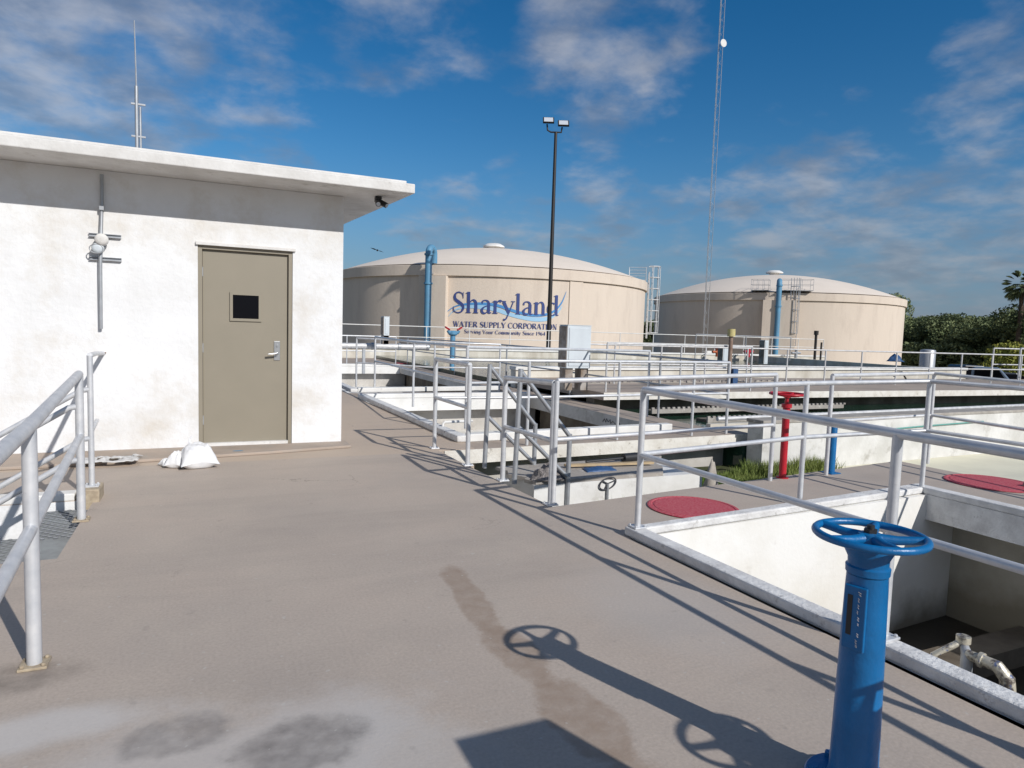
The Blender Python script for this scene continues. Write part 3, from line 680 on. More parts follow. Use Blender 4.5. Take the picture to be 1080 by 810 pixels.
# security camera
sc_ = onY(399, 210, 7.85)
cm = thing('security_camera', 'black twin-headed security camera under the shed roof corner', 'camera', (sc_.x, 7.85, 2.9))
MB().box((sc_.x - .035, 7.82, 2.845), (sc_.x + .035, 7.9, 2.904)).build('mount', 'black', cm, bevel=.006)
for dx_, dy_ in ((-.02, -.09), (.085, -.05)):
    MB().tube([(sc_.x + dx_ * .2, 7.86, 2.85), (sc_.x + dx_, 7.85 + dy_, 2.805)], .032, 12).build('camera_head', 'black', cm, smooth=50)
    MB().tube([(sc_.x + dx_, 7.85 + dy_, 2.805), (sc_.x + dx_ * 1.05, 7.85 + dy_ * 1.08, 2.802)], .024, 12).build('lens', 'lens', cm, smooth=50)
# roof mast
ms = thing('antenna_mast', 'thin grey antenna mast with whip rising above the shed roof', 'antenna', (-.80, 10, 3.07))
MB().tube([(-.80, 10, 3.07), (-.80, 10, 4.35)], .022, 8).build('pole', 'galv', ms, smooth=50)
MB().tube([(-.755, 10, 3.1), (-.76, 10, 4.1)], .014, 8).build('side_pole', 'galv', ms, smooth=50)
MB().tube([(-.80, 10, 4.35), (-.815, 10, 5.15)], [.011, .007], 6).build('whip', 'galv', ms)
for z in (3.72, 4.12): MB().box((-.86, 9.985, z), (-.70, 10.015, z + .02)).build('bracket', 'galv', ms)

# sandbag and torn sheeting
def pillow(c, sx, sy, h, rot, seed, name, mat, label, cat):
    m = MB(); n = 26; vs = []
    ca, sa = math.cos(rot), math.sin(rot)
    for side in (1, -1):
        for j in range(n + 1):
            for i in range(n + 1):
                u = i / n * 2 - 1; w = j / n * 2 - 1
                e = max(0, (1 - abs(u) ** 2.6)) ** .62 * max(0, (1 - abs(w) ** 2.6)) ** .62
                pinch = 1 - .16 * (1 - abs(u) ** 2) * abs(w) ** 2 - .16 * (1 - abs(w) ** 2) * abs(u) ** 2
                x, y = u * sx * pinch, w * sy * pinch
                wr_ = noise.noise(Vector((u * 3 + seed, w * 3, side))) * .30 + noise.noise(Vector((u * 8 + seed, w * 6, side))) * .12
                seam = .30 * h * (1 - .45 * abs(u * w) ** 2); e2 = min(1, e * 1.5); z = seam + (h * .72) * e * (1 + wr_) if side > 0 else seam * (1 - e2)
                x *= 1 + .0 * e
                vs.append(Vector((c[0] + x * ca - y * sa, c[1] + x * sa + y * ca, c[2] + z + .003)))
    k = (n + 1) ** 2
    fs = []
    for j in range(n):
        for i in range(n):
            a = j * (n + 1) + i; fs.append((a, a + 1, a + n + 2, a + n + 1)); fs.append((k + a, k + a + n + 1, k + a + n + 2, k + a + 1))
    m.add(vs, fs)
    return m.build(name, mat, origin=c, smooth=180)
sb = gp(206, 495, .0)
bag = pillow((sb.x + .02, sb.y + .13, .0), .175, .18, .22, R(10), 1.0, 'sandbag', 'plasticbag', '', '')
tag(bag, 'plump white sandbag lying before the left foot of the taupe door', 'sandbag')
MB().tube([(sb.x - .05, sb.y + .22, .20), (sb.x - .055, sb.y + .23, .26), (sb.x - .03, sb.y + .235, .28)], [.02, .008, .012], 6).build('tied_neck', 'plasticbag', bag)
b2 = pillow((sb.x - .16, sb.y + .17, .0), .085, .12, .14, R(-20), 5.0, 'plastic_bag', 'plasticbag', '', '')
tag(b2, 'small crumpled white plastic bag tucked left of the sandbag', 'plastic bag')
b3 = pillow((sb.x - .25, sb.y + .24, .0), .07, .06, .07, R(30), 9.0, 'plastic_bag', 'plasticbag', '', '')
tag(b3, 'smallest torn scrap of white plastic, farthest left of the sandbag', 'plastic bag')
def scrap(c, sx, sy, seed, label, mat='sheet'):
    m = MB(); nx, ny = 34, 14; vs = []; fs = []
    for j in range(ny + 1):
        for i in range(nx + 1):
            u = i / nx - .5; w = j / ny - .5
            ed = noise.noise(Vector((u * 7, w * 7, seed))) * .22
            vs.append((c[0] + u * sx * (1 + ed), c[1] + w * sy * (1 + ed), c[2] + .022 + .05 * abs(noise.noise(Vector((u * 8, w * 5, seed)))) * (1 - abs(2 * w) ** 3)))
    for j in range(ny):
        for i in range(nx):
            u = i / nx - .5; w = j / ny - .5
            if noise.noise(Vector((u * 5 + 9, w * 4, seed))) < .28 - .9 * max(0, (abs(u) - .3)): fs.append((j * (nx + 1) + i, j * (nx + 1) + i + 1, (j + 1) * (nx + 1) + i + 1, (j + 1) * (nx + 1) + i))
    m.add(vs, fs); o = m.build('plastic_sheet', mat, origin=c, smooth=180)
    s = o.modifiers.new('thick', 'SOLIDIFY'); s.thickness = .004
    return tag(o, label, 'plastic sheet')
q = gp(112, 487, .03); scrap((q.x, q.y, .03), .55, .3, 2.0, 'crumpled grey sheeting along the shed wall behind the stairwell post')

# ------------------------------------------------------------------ red covers
for (cx_, cy_, r_, lab) in ((3.64, 4.33, .37, 'round red painted manhole cover behind the near basin kerb'),
                            (gp(1046, 510).x, gp(1046, 510).y, .42, 'round red painted manhole cover at the right edge of the walkway')):
    o = MB().lathe([(r_, .0045), (r_, .010), (r_ - .012, .013), (r_ - .03, .013), (r_ - .034, .009), (r_ - .05, .009), (r_ - .055, .013), (.001, .013)], (cx_, cy_, 0), 56).build('manhole_cover', 'red_cover', origin=(cx_, cy_, 0))
    tag(o, lab, 'manhole cover', 'red painted covers on the walkways')

# ------------------------------------------------------------------ valves
def wheel(c, r, tr, nsp, mat, parent, ph=0, sr=.011, drop=.02):
    c = Vector(c)
    w = MB().tube([c + V(r * math.cos(a), r * math.sin(a), 0) for a in [2 * math.pi * i / 48 for i in range(48)]], tr, 12, closed=True).build('hand_wheel_shape', mat, parent, origin=c, smooth=60)
    s = MB()
    for k in range(nsp):
        a = ph + 2 * math.pi * k / nsp
        d = V(math.cos(a), math.sin(a), 0); e = V(-math.sin(a), math.cos(a), 0)
        s.tube([c + V(0, 0, -drop), c + d * r * .5 + V(0, 0, -drop * .8), c + d * r], [sr * 1.6, sr * 1.15, sr], 8)
    s.build('spokes', mat, w, smooth=60)
    MB().lathe([(r * .2, -drop - .018), (r * .24, -drop), (r * .22, -drop + .016), (r * .1, -drop + .02)], c, 20).build('hub', mat, w, smooth=50)
    return w
def valve(label, base, Hh, group=None):
    v = thing('valve_stand', label, 'valve', base, group)
    b = Vector(base)
    MB().lathe([(.14, .003), (.14, .028), (.134, .034), (.09, .036)], b, 40).build('base_flange', 'blue', v, smooth=40)
    for k in range(6):
        a = 2 * math.pi * k / 6 + .3
        MB().tube([b + V(.112 * math.cos(a), .112 * math.sin(a), .03), b + V(.112 * math.cos(a), .112 * math.sin(a), .052)], .014, 6).build('bolt', 'blue', v)
    MB().lathe([(.078, .034), (.070, .06), (.066, Hh * .4), (.0595, Hh - .16), (.058, Hh - .12)], b, 40).build('column', 'blue', v, smooth=40)
    MB().lathe([(.058, Hh - .119), (.062, Hh - .115), (.063, Hh - .095), (.057, Hh - .090), (.058, Hh - .07), (.070, Hh - .045), (.071, Hh - .025), (.042, Hh - .022), (.038, Hh - .004)], b, 40).build('head', 'blue', v, smooth=40)
    w = wheel(b + V(0, 0, Hh), .153, .012, 5, 'blue', v, ph=.55, sr=.0125, drop=.01)
    MB().tube([b + V(0, 0, Hh - .02), b + V(0, 0, Hh + .032)], [.012, .011], 8).build('stem', 'black', v, smooth=50)
    MB().tube([b + V(0, 0, Hh + .004), b + V(0, 0, Hh + .02)], .02, 6).build('stem_nut', 'black', v)
    # indicator plate facing the viewer
    ang = math.atan2(-b.y, -b.x) + R(-24); d = V(math.cos(ang), math.sin(ang), 0); e = V(-math.sin(ang), math.cos(ang), 0)
    cc = b + d * .0625 + V(0, 0, Hh - .245)
    pl_ = MB().obox(cc, e * .033, d * .006, V(0, 0, .098)).build('indicator_plate', 'blue', v, bevel=.003)
    MB().obox(cc + d * .0065 - e * .014 + V(0, 0, .008), e * .0075, d * .001, V(0, 0, .062)).build('slot', 'black', pl_)
    sc2 = MB()
    rr2 = random.Random(5)
    z = .085
    while z > -.085:
        hgt = rr2.uniform(.006, .013); wd = rr2.uniform(.004, .010); x = .012 + rr2.uniform(-.003, .003)
        P_ = [cc + d * .0075 + e * (x + wd * a) + V(0, 0, z - hgt * bb_) for a, bb_ in ((-.5, 0), (.5, .3), (-.4, .6), (.5, 1))]
        if rr2.random() < .95: sc2.tube(P_, .0012, 4)
        z -= hgt + rr2.uniform(.003, .010)
    sc2.build('markings', 'sheet', pl_)
    return v
vb = gp(903, 832)
valve('blue painted valve stand with horizontal handwheel, closest to the viewer', (1.842, 1.376, 0), .815)
valve('second blue handwheel valve stand beyond the right edge, only its shadow seen', (2.11, .48, 0), .81)
# red valve post
rb = gp(825, 504)
rvz = -.5
rv = thing('valve_stand', 'slim bright red valve post with red handwheel beside the cross walkway', 'valve', (rb.x, rb.y + .0, 0))
MB().lathe([(.06, -.02), (.06, .012), (.036, .014), (.036, .72), (.05, .722), (.05, .76), (.022, .762), (.018, .85)], (rb.x, rb.y, 0), 24).build('column', 'red', rv, smooth=40)
wheel((rb.x, rb.y, .86), .165, .013, 4, 'red', rv, ph=.4, sr=.01)
bb0 = gp(876, 499)
bo = thing('stub_post', 'short blue painted stub post next to a railing post before the white wall', 'post', (bb0.x, bb0.y, 0))
MB().lathe([(.04, .0), (.04, .50), (.034, .515), (.01, .52)], (bb0.x, bb0.y, 0), 24).build('tube', 'blue', bo, smooth=40)
MB().box((bb0.x - .07, bb0.y - .07, .002), (bb0.x + .07, bb0.y + .07, .012)).build('base_plate', 'blue', bo)
# off-frame control cabinet, throws the square shadow at the bottom
cb = thing('control_box', 'grey control box on a post behind the viewer, only its square shadow seen', 'control box', (1.66, .22, 0))
MB().box((1.43, .10, .70), (1.79, .28, 1.17)).build('box', 'cabinet', cb, bevel=.008)
MB().box((1.55, .15, 0), (1.67, .23, .70)).build('post', 'galv', cb)
# ------------------------------------------------------------------ clutter between here and the tanks
def hydrant(px, py, H_, label):
    d = ray(px, py); Y = 21.; t = Y / d.y; p = V(d.x * t, Y, 0)
    v = thing('valve_post', label, 'valve', p)
    MB().tube([p, up(p, H_)], .085, 14).build('column', 'pipe_blue', v, smooth=40)
    MB().lathe([(.11, H_), (.15, H_ + .04), (.15, H_ + .1), (.08, H_ + .16)], p, 16).build('head', 'pipe_blue', v, smooth=40)
    for s in (-1, 1):
        q = p + V(s * .16, -.05, H_ + .10)
        MB().tube([p + V(0, 0, H_ + .1), q, q + V(s * .03, 0, .06)], .055, 10).build('outlet', 'pipe_blue', v, smooth=40)
        MB().tube([q + V(s * .05, 0, .13) + V(.08 * math.cos(a), .08 * math.sin(a), .05 * s * math.cos(a)) for a in [2 * math.pi * i / 16 for i in range(16)]], .018, 6, closed=True).build('small_wheel', 'red', v)
    return v
hydrant(477, 380, 1.22, 'blue twin-outlet valve post with two small red wheels below the tank lettering')

def cabinet_at(px0, px1, pyt, pyb, Y, depth, legs, label, name='electrical_cabinet', cat='cabinet', zb=None):
    a = onY(px0, pyt, Y); b = onY(px1, pyt, Y); zbot = onY(px0, pyb, Y).z if zb is None else zb
    v = thing(name, label, cat, (a.x, Y, zbot))
    z0 = zbot + legs
    MB().box((a.x, Y, z0), (b.x, Y + depth, a.z)).build('housing', 'cabinet', v, bevel=.01)
    MB().box((a.x - .012, Y + .01, z0 + .02), (a.x - .001, Y + depth - .01, a.z - .02)).build('side_panel', 'cabinet_rust', v)
    MB().box((a.x + .04, Y - .012, z0 + .05), (b.x - .04, Y - .001, a.z - .05)).build('door_panel', 'cabinet', v, bevel=.004)
    MB().box((a.x - .005, Y - .008, a.z + .001), (b.x + .005, Y + depth, a.z + .012)).build('top_cap', 'cabinet', v)
    if legs:
        for x in (a.x + .01, b.x - .18):
            MB().box((x, Y + .05, zbot), (x + .17, Y + depth - .05, z0 - .001)).build('leg', 'cabinet_rust', v)
    return v
cabinet_at(599, 624, 343, 414, 11.9, .35, .45, 'tall pale blue-grey electrical cabinet on brown legs beyond the basins', zb=.25)
cabinet_at(405, 411, 334, 363, 19.5, .35, .25, 'small pale cabinet on a rusty stand in front of the left tank')
cabinet_at(763, 770, 366, 385, 20., .3, 0, 'grey metal column box on the cream wall, left of the yellow-capped post', 'column_box', 'box')
cabinet_at(807, 811, 359, 384, 21., .3, 0, 'narrow pale pillar box on the cream wall below the blue tank pipe', 'column_box', 'box')
# yellow capped post
yp = onY(768, 411, 11.3); yp.z = .25
yt = onY(771, 347, 11.3)
y_ = thing('valve_stem_post', 'rusty brown stem post with faded yellow cap rising from the far walkway', 'post', yp)
MB().tube([yp, up(yp, yt.z - .16)], .045, 10).build('stem', 'rust', y_, smooth=50)
MB().tube([up(yp, yt.z - .16), up(yp, yt.z)], .085, 12).build('cap', 'yellow', y_, smooth=50)
MB().box((yp.x + .03, yp.y - .1, .4), (yp.x + .16, yp.y, .75)).build('actuator', 'tarp', y_)
# hooked hose
h0 = gp(829, 393, .3); h1 = gp(842, 405, .28)
hh = V(h0.x, 13.2, .44)
o = MB().tube([V(h0.x, 13.1, .45), V(h0.x + .05, 13.1, .58), V(h0.x + .25, 13.05, .6), V(h0.x + .38, 13., .4), V(h0.x + .45, 12.95, .27)], .022, 6).build('hose', 'black', origin=hh, smooth=50)
tag(o, 'black hose hooked over the far cream wall near the red handwheel', 'hose')
# pipe run left far
o = thing('pipe_run', 'pale horizontal pipe with band joints in front of the left tank', 'pipe', (4, 20, .9))
a = onY(364, 364.5, 20.4); b_ = onY(452, 366.5, 20.4)
MB().tube([V(a.x - .6, 20.4, a.z), V(b_.x, 20.4, a.z)], .085, 12).build('pipe', 'rail_thin', o, smooth=50)
for f in (.3, .62, .97): MB().tube([V(a.x + (b_.x - a.x) * f, 20.4, a.z), V(a.x + (b_.x - a.x) * f + .08, 20.4, a.z)], .11, 12).build('flange', 'galv', o, smooth=50)
for f in (.2, .8): MB().box((a.x + (b_.x - a.x) * f, 20.36, 0), (a.x + (b_.x - a.x) * f + .08, 20.44, a.z - .08)).build('support', 'galv', o)
rp_ = gp(430, 383.5, 0)
tag(MB().lathe([(.5, -.002), (.5, .02), (.001, .02)], (7.9 if False else rp_.x, rp_.y, 0.), 32).build('manhole_cover', 'red_cover', origin=(rp_.x, rp_.y, 0)), 'distant red cover beyond the farthest basin, seen through the railings', 'manhole cover')
bpy.data.objects['deck']  # (kept at the same level)
struct(MB().prism([(-1, 25.4), (7.1, 25.4), (7.1, 30.9), (-1, 30.9)], -.25, -.006).build('rear_deck', 'walk'))
# small pump gear by right tank: red and green valves
def gear(px, Y, label, mat, hgt):
    b = onY(px, 380, Y); b.z = .35
    v = thing('valve_manifold', label, 'valve manifold', b)
    MB().tube([b, up(b, .35 + hgt)], .09, 10).build('riser', mat, v, smooth=50)
    MB().tube([up(b, .35 + hgt * .6) - V(.35, 0, 0), up(b, .35 + hgt * .6) + V(.35, 0, 0)], .07, 10).build('cross_pipe', mat, v, smooth=50)
    MB().tube([up(b, .38 + hgt) + V(.16 * math.cos(a), .16 * math.sin(a), 0) for a in [2 * math.pi * i / 16 for i in range(16)]], .025, 6, closed=True).build('wheel', 'red', v)
gear(789, 30.2, 'red valve manifold at the foot of the right tank', 'red', .55)
gear(756, 30.2, 'orange-red valve manifold seen left of the grey column box', 'orange', .45)
gear(839, 30.2, 'dark valve manifold right of the blue tank pipe', 'galv', .5)
# dark thin standpipe
dp = onY(859, 380, 27.); 
v = thing('standpipe', 'dark thin standpipe with knobbly top before the right tank', 'standpipe', (dp.x, 27, .2))
MB().tube([(dp.x, 27, 0), (dp.x, 27, 1.75)], .07, 8).build('pipe', 'dark_pole', v, smooth=50)
MB().tube([(dp.x, 27, 1.75), (dp.x, 27, 1.98)], .12, 8).build('head', 'dark_pole', v, smooth=50)
MB().tube([(dp.x + .45, 27, 0), (dp.x + .45, 27, 1.35)], .05, 8).build('side_pipe', 'dark_pole', v, smooth=50)
# grey cylinder vessel and bin
gc = onY(978, 380, 30.); gx = gc.x
tag(MB().lathe([(.47, -1.6), (.47, 1.0), (.42, 1.06), (.1, 1.1)], (gx, 30, 0), 32).build('steel_vessel', 'galv', origin=(gx, 30, -1.6), smooth=40), 'squat grey cylindrical steel vessel right of the tanks, before the trees', 'vessel')
tb = onY(944, 380, 28.5)
lump('tarp_heap', (tb.x, 28.5, .3), .55, .45, 'tarp', 'dark blue tarp heap on the wall by the right tank foot', 'tarp', 21, 3)

# ------------------------------------------------------------------ light pole
lp = onY(578.5, 360, 34.0); lpx = lp.x
z_top = onY(589, 140, 34.0).z
P = thing('light_pole', 'tall dark light pole with twin floodlights before the left tank', 'light pole', (lpx, 34, -1.6))
MB().tube([(lpx, 34, -1.6), (lpx, 34, z_top)], [.14, .085], 14).build('pole', 'dark_pole', P, smooth=50)
ax = V(math.cos(YAW), -math.sin(YAW), 0)
top = V(lpx, 34, z_top)
MB().tube([top + ax * -.50 + V(0, 0, .42), top + ax * -.46 + V(0, 0, .10), top + ax * -.28, top + ax * .0, top + ax * .30 + V(0, 0, .0), top + ax * .34 + V(0, 0, .28)], .045, 8).build('cross_arm', 'dark_pole', P, smooth=50)
for s, zz in ((-.47, .60), (.36, .46)):
    c = top + ax * s + V(0, -.1, zz)
    fl = MB().obox(c, ax * .31, V(math.sin(YAW), math.cos(YAW), -.9).normalized() * .05, V(math.sin(YAW) * .9, math.cos(YAW) * .9, 1).normalized() * .24).build('floodlight', 'dark_pole', P, bevel=.01)
    nn = V(math.sin(YAW), math.cos(YAW), -.9).normalized()
    MB().obox(c - nn * .055, ax * .25, nn * .003, V(math.sin(YAW) * .9, math.cos(YAW) * .9, 1).normalized() * .2).build('lens', 'lens', fl)

# ------------------------------------------------------------------ radio tower
tw = onY(743, 360, 44.0); tx = tw.x
T = thing('radio_tower', 'very tall slender lattice radio tower in front of the right tank', 'radio tower', (tx, 44, -1.6))
TH = 46; a_ = .21
legs = [V(tx + a_ * math.cos(a), 44 + a_ * math.sin(a), 0) for a in (R(90), R(210), R(330))]
for l in legs: MB().tube([up(l, -1.6), up(l, TH)], .02, 6).build('leg', 'galv', T)
m = MB(); z = -1.2; k = 0
while z < TH - .6:
    for i in range(3):
        p, q2 = legs[i], legs[(i + 1) % 3]
        m.tube([up(p, z), up(q2, z + .55)], .007, 4); m.tube([up(q2, z + .55), up(p, z + 1.1)], .007, 4)
    z += 1.1
m.build('lattice_bracing', 'galv', T)
dz = onY(755, 47, 44.0).z
dd = MB().lathe([(.001, 0), (.2, .03), (.30, .12)], (0, 0, 0), 20)
dsh = MB(); dsh.v = [V(tx - .1, 43.6, dz) + V(p.x, -p.z, p.y) for p in dd.v]; dsh.f = dd.f
dsh.build('dish_antenna', 'white_basin', T, smooth=60)
MB().tube([V(tx, 43.95, dz), V(tx - .1, 43.6, dz)], .04, 6).build('dish_arm', 'galv', T)
MB().box((tx - .1, 43.5, -.2), (tx + .45, 43.9, .35)).build('base_box', 'white_basin', T)

# ------------------------------------------------------------------ storage tanks
GZ = -1.6
def tank(center, Rr, hw_, hd, label, butt_ang, pipe_ang, vent=True):
    cx_, cy_ = center; t = thing('water_tank', label, 'water tank', (cx_, cy_, GZ), 'beige domed water storage tanks')
    n = 160
    MB().lathe([(Rr, GZ), (Rr, hw_ - .75)], (cx_, cy_, 0), n).build('wall', 'tank', t, smooth=30)
    MB().lathe([(Rr + .02, hw_ - .749), (Rr + .16, hw_ - .72), (Rr + .16, hw_ - .03), (Rr + .12, hw_), (Rr - .3, hw_)], (cx_, cy_, 0), n).build('rim_band', 'tank', t, smooth=30)
    prof = []
    for i in range(25):
        u = i / 24; r = (Rr - .25) * (1 - u); prof.append((max(r, .01), hw_ + .002 + (hd - hw_) * (1 - (r / Rr) ** 2)))
    MB().lathe(prof, (cx_, cy_, 0), n).build('dome', 'dome', t, smooth=30)
    v = MB().lathe([(.55, hd - .1), (.55, hd + .28), (.95, hd + .30), (.92, hd + .42), (.6, hd + .6), (.05, hd + .66)], (cx_, cy_, 0), 28).build('roof_vent', 'white_basin', t, smooth=40)
    for ba_, wdt, dep in butt_ang:
        d = V(math.cos(ba_), math.sin(ba_), 0); e = V(-d.y, d.x, 0)
        MB().obox(V(cx_, cy_, (GZ + hw_ - .76) / 2) + d * (Rr + dep / 2 - .2), e * wdt / 2, d * (dep / 2 + .2), V(0, 0, (hw_ - .76 - GZ) / 2)).build('buttress', 'tank', t)
    d = V(math.cos(pipe_ang), math.sin(pipe_ang), 0)
    b0 = V(cx_, cy_, 0) + d * (Rr + .95); zt = hw_ + 1.0
    MB().tube([up(b0, GZ), up(b0, zt - .35)] + [b0 + d * (-.45 + .45 * math.cos(a)) + V(0, 0, zt - .35 + .45 * math.sin(a)) for a in [R(15 * k) for k in range(1, 12)]] + [b0 - d * .9 + V(0, 0, zt - .9)], .235, 18).build('overflow_pipe', 'pipe_blue', t, smooth=50)
    fl = MB()
    for z in (zt - .45, zt - 2.4): fl.lathe([(.24, z), (.30, z), (.30, z + .12), (.24, z + .12)], b0, 20)
    fl.build('pipe_flange', 'pipe_blue', t, smooth=40)
    m = MB()
    for z in (zt - 1.6, zt - 3.6, 0.6):
        m.box((-1, -1, 0), (-1, -1, 0)) if False else m.obox(up(b0 - d * .5, z), d * .5, V(-d.y, d.x, 0) * .04, V(0, 0, .04))
    m.build('pipe_bracket', 'galv', t)
    return t
c1 = V(22.95, 55.2, 0); R1 = 13.2; a1c = math.atan2(-c1.y, -c1.x)      # angle facing the viewer
def ang_for_px(c, r, px, py=320):
    d = ray(px, py); d2 = V(d.x, d.y, 0).normalized(); b = d2.dot(c); disc = b * b - (c.dot(c) - r * r); tt = b - math.sqrt(max(disc, 0))
    h = d2 * tt - c; return math.atan2(h.y, h.x), tt, d2
bt1 = ang_for_px(c1, R1, 458)[0]; bt1b = ang_for_px(c1, R1, 607)[0]
t1 = tank((c1.x, c1.y), R1, 5.85, 8.42, 'large beige domed tank with blue swoosh lettering', [(bt1, 2.0, .45), (bt1b, 1.1, .06)], ang_for_px(c1, R1, 457)[0])
c2 = V(59.2, 58.6, 0); bt2 = ang_for_px(c2, R1, 822)[0]
t2 = tank((c2.x, c2.y), R1, 5.95, 8.7, 'plain beige domed tank on the right with cage ladder', [(bt2, 3.0, .9)], ang_for_px(c2, R1, 820.5)[0])

def cage_ladder(t, c, ang, z0, z1, off, wide=.35):
    d = V(math.cos(ang), math.sin(ang), 0); e = V(-d.y, d.x, 0); b = c + d * (R1 + off)
    L = MB()
    for s in (-1, 1): L.tube([up(b + e * wide * s, z0), up(b + e * wide * s, z1)], .045, 6)
    z = z0
    while z < z1: L.tube([up(b - e * wide, z), up(b + e * wide, z)], .02, 5); z += .3
    lo = L.build('ladder', 'galv', t)
    m = MB()
    z = z0 + 1.2
    while z <= z1 + 1.2:
        m.tube([up(b + e * wide, z)] + [up(b + d * .75 * math.sin(a) + e * wide * 1.25 * math.cos(a), z) for a in [R(20 * k) for k in range(1, 9)]] + [up(b - e * wide, z)], .035, 5); z += 1.1
    for a in (R(20), R(60), R(90), R(120), R(160)):
        p = b + d * .75 * math.sin(a) + e * wide * 1.25 * math.cos(a); m.tube([up(p, z0 + 1.2), up(p, z1 + 1.2)], .028, 5)
    m.build('safety_cage', 'galv', t)
def platform(t, c, ang, z, w, off=0, mat='galv'):
    d = V(math.cos(ang), math.sin(ang), 0); e = V(-d.y, d.x, 0); b = c + d * (R1 - .2 + off)
    MB().obox(up(b, z), e * w, d * .7, V(0, 0, .03)).build('platform', mat, t)
    m = MB()
    for s in (-1, -.33, .33, 1): 
        for dd_ in (-.7, .7): m.tube([up(b + e * w * s + d * dd_, z), up(b + e * w * s + d * dd_, z + 1.05)], .016, 5)
    for zz in (.55, 1.05):
        for dd_ in (-.7, .7): m.tube([up(b - e * w + d * dd_, z + zz), up(b + e * w + d * dd_, z + zz)], .016, 5)
        for s in (-1, 1): m.tube([up(b + e * w * s - d * .7, z + zz), up(b + e * w * s + d * .7, z + zz)], .016, 5)
    m.build('platform_railing', mat, t)
cage_ladder(t2, c2, ang_for_px(c2, R1, 837)[0], .9, 6.1, .35)
platform(t2, c2, ang_for_px(c2, R1, 838)[0], 6.15, 1.5)
platform(t2, c2, ang_for_px(c2, R1, 801)[0], 6.15, .8)
# ladder cage beyond the right edge of tank 1
la = a1c + R(90 - 6)
M['cage'] = simple('pale_galvanised_cage', (.62, .63, .64), .5, .3)
def cage1():
    d = V(math.cos(la), math.sin(la), 0); e = V(-d.y, d.x, 0); b = c1 + d * (R1 + .35)
    L = MB()
    for s in (-1, 1): L.tube([up(b + e * .3 * s, 1.2), up(b + e * .3 * s, 6.9)], .045, 6)
    z = 1.2
    while z < 6.8: L.tube([up(b - e * .3, z), up(b + e * .3, z)], .02, 5); z += .3
    L.build('ladder', 'cage', t1)
    m = MB()
    for k in range(7):
        z = 1.7 + k * .95
        m.tube([up(b + e * .3, z)] + [up(b + d * .95 * math.sin(a) + e * .42 * math.cos(a), z) for a in [R(20 * q) for q in range(1, 9)]] + [up(b - e * .3, z)], .04, 5)
    for a in (R(20), R(55), R(90), R(125), R(160)):
        p = b + d * .95 * math.sin(a) + e * .42 * math.cos(a); m.tube([up(p, 1.7), up(p, 7.4)], .032, 5)
    m.build('safety_cage', 'cage', t1)
cage1()
platform(t1, c1, la - R(6), 6.0, 1.2, -.5, 'cage')

# lettering on tank 1: drawn as strokes, wrapped on the cylinder
def cyl_hit(px, py, off=.03):
    d = ray(px, py); rr = R1 + off; A = d.x ** 2 + d.y ** 2; B = d.x * c1.x + d.y * c1.y; Cc = c1.x ** 2 + c1.y ** 2 - rr * rr
    tt = (B - math.sqrt(B * B - A * Cc)) / A; h = V(d.x * tt, d.y * tt, CH + d.z * tt)
    return (math.atan2(h.y - c1.y, h.x - c1.x) - a1c) * rr, h.z
lay = [0]
def ribbon(m, pts, ws, off):
    """flat stroke in (u, v) metres wrapped on the wall at radius offset"""
    k = len(pts); vs = []
    for i in range(k):
        a = pts[max(i - 1, 0)]; b = pts[min(i + 1, k - 1)]; tx_, ty_ = b[0] - a[0], b[1] - a[1]; L = math.hypot(tx_, ty_) or 1
        nx_, ny_ = -ty_ / L, tx_ / L; w = ws[i] / 2
        for s in (1, -1):
            u, v = pts[i][0] + nx_ * w * s, pts[i][1] + ny_ * w * s
            an = a1c + u / R1; vs.append((c1.x + (R1 + off) * math.cos(an), c1.y + (R1 + off) * math.sin(an), v))
    m.add(vs, [(2 * i, 2 * i + 1, 2 * i + 3, 2 * i + 2) for i in range(k - 1)])
def smoothpts(P, W, n=6):
    out = []; ow = []; k = len(P)
    for i in range(k - 1):
        p0, p1_, p2_, p3_ = P[max(i - 1, 0)], P[i], P[i + 1], P[min(i + 2, k - 1)]
        for j in range(n):
            t = j / n
            out.append(tuple(.5 * (2 * p1_[q] + (p2_[q] - p0[q]) * t + (2 * p0[q] - 5 * p1_[q] + 4 * p2_[q] - p3_[q]) * t * t + (3 * p1_[q] - p0[q] - 3 * p2_[q] + p3_[q]) * t ** 3) for q in (0, 1)))
            ow.append(W[i] + (W[i + 1] - W[i]) * t)
    out.append(P[-1]); ow.append(W[-1]); return out, ow
K, H_ = .115, .04       # thick and hair widths, em units; cap height .72, x-height .46
def stem(x, y0, y1, s0=True, s1=True, w=K, sw=.11):
    r = [([(x, y0), (x, y1)], [w, w], 0)]
    if s0: r.append(([(x - sw, y0 + .012), (x + sw, y0 + .012)], [.028, .028], 0))
    if s1 == 2: r.append(([(x - sw, y1 - .012), (x + sw, y1 - .012)], [.028, .028], 0))
    elif s1: r.append(([(x - .12, y1 - .055), (x, y1 - .015)], [.02, .045], 0))
    return r
def arc(cx_, cy_, rx, ry, a0, a1, w=None, n=16):
    P, W = [], []
    for i in range(n + 1):
        a = R(a0 + (a1 - a0) * i / n); P.append((cx_ + rx * math.cos(a), cy_ + ry * math.sin(a)))
        W.append(H_ + (K - H_) * abs(math.cos(a)) ** 1.5 if w is None else w)
    return (P, W, 0)
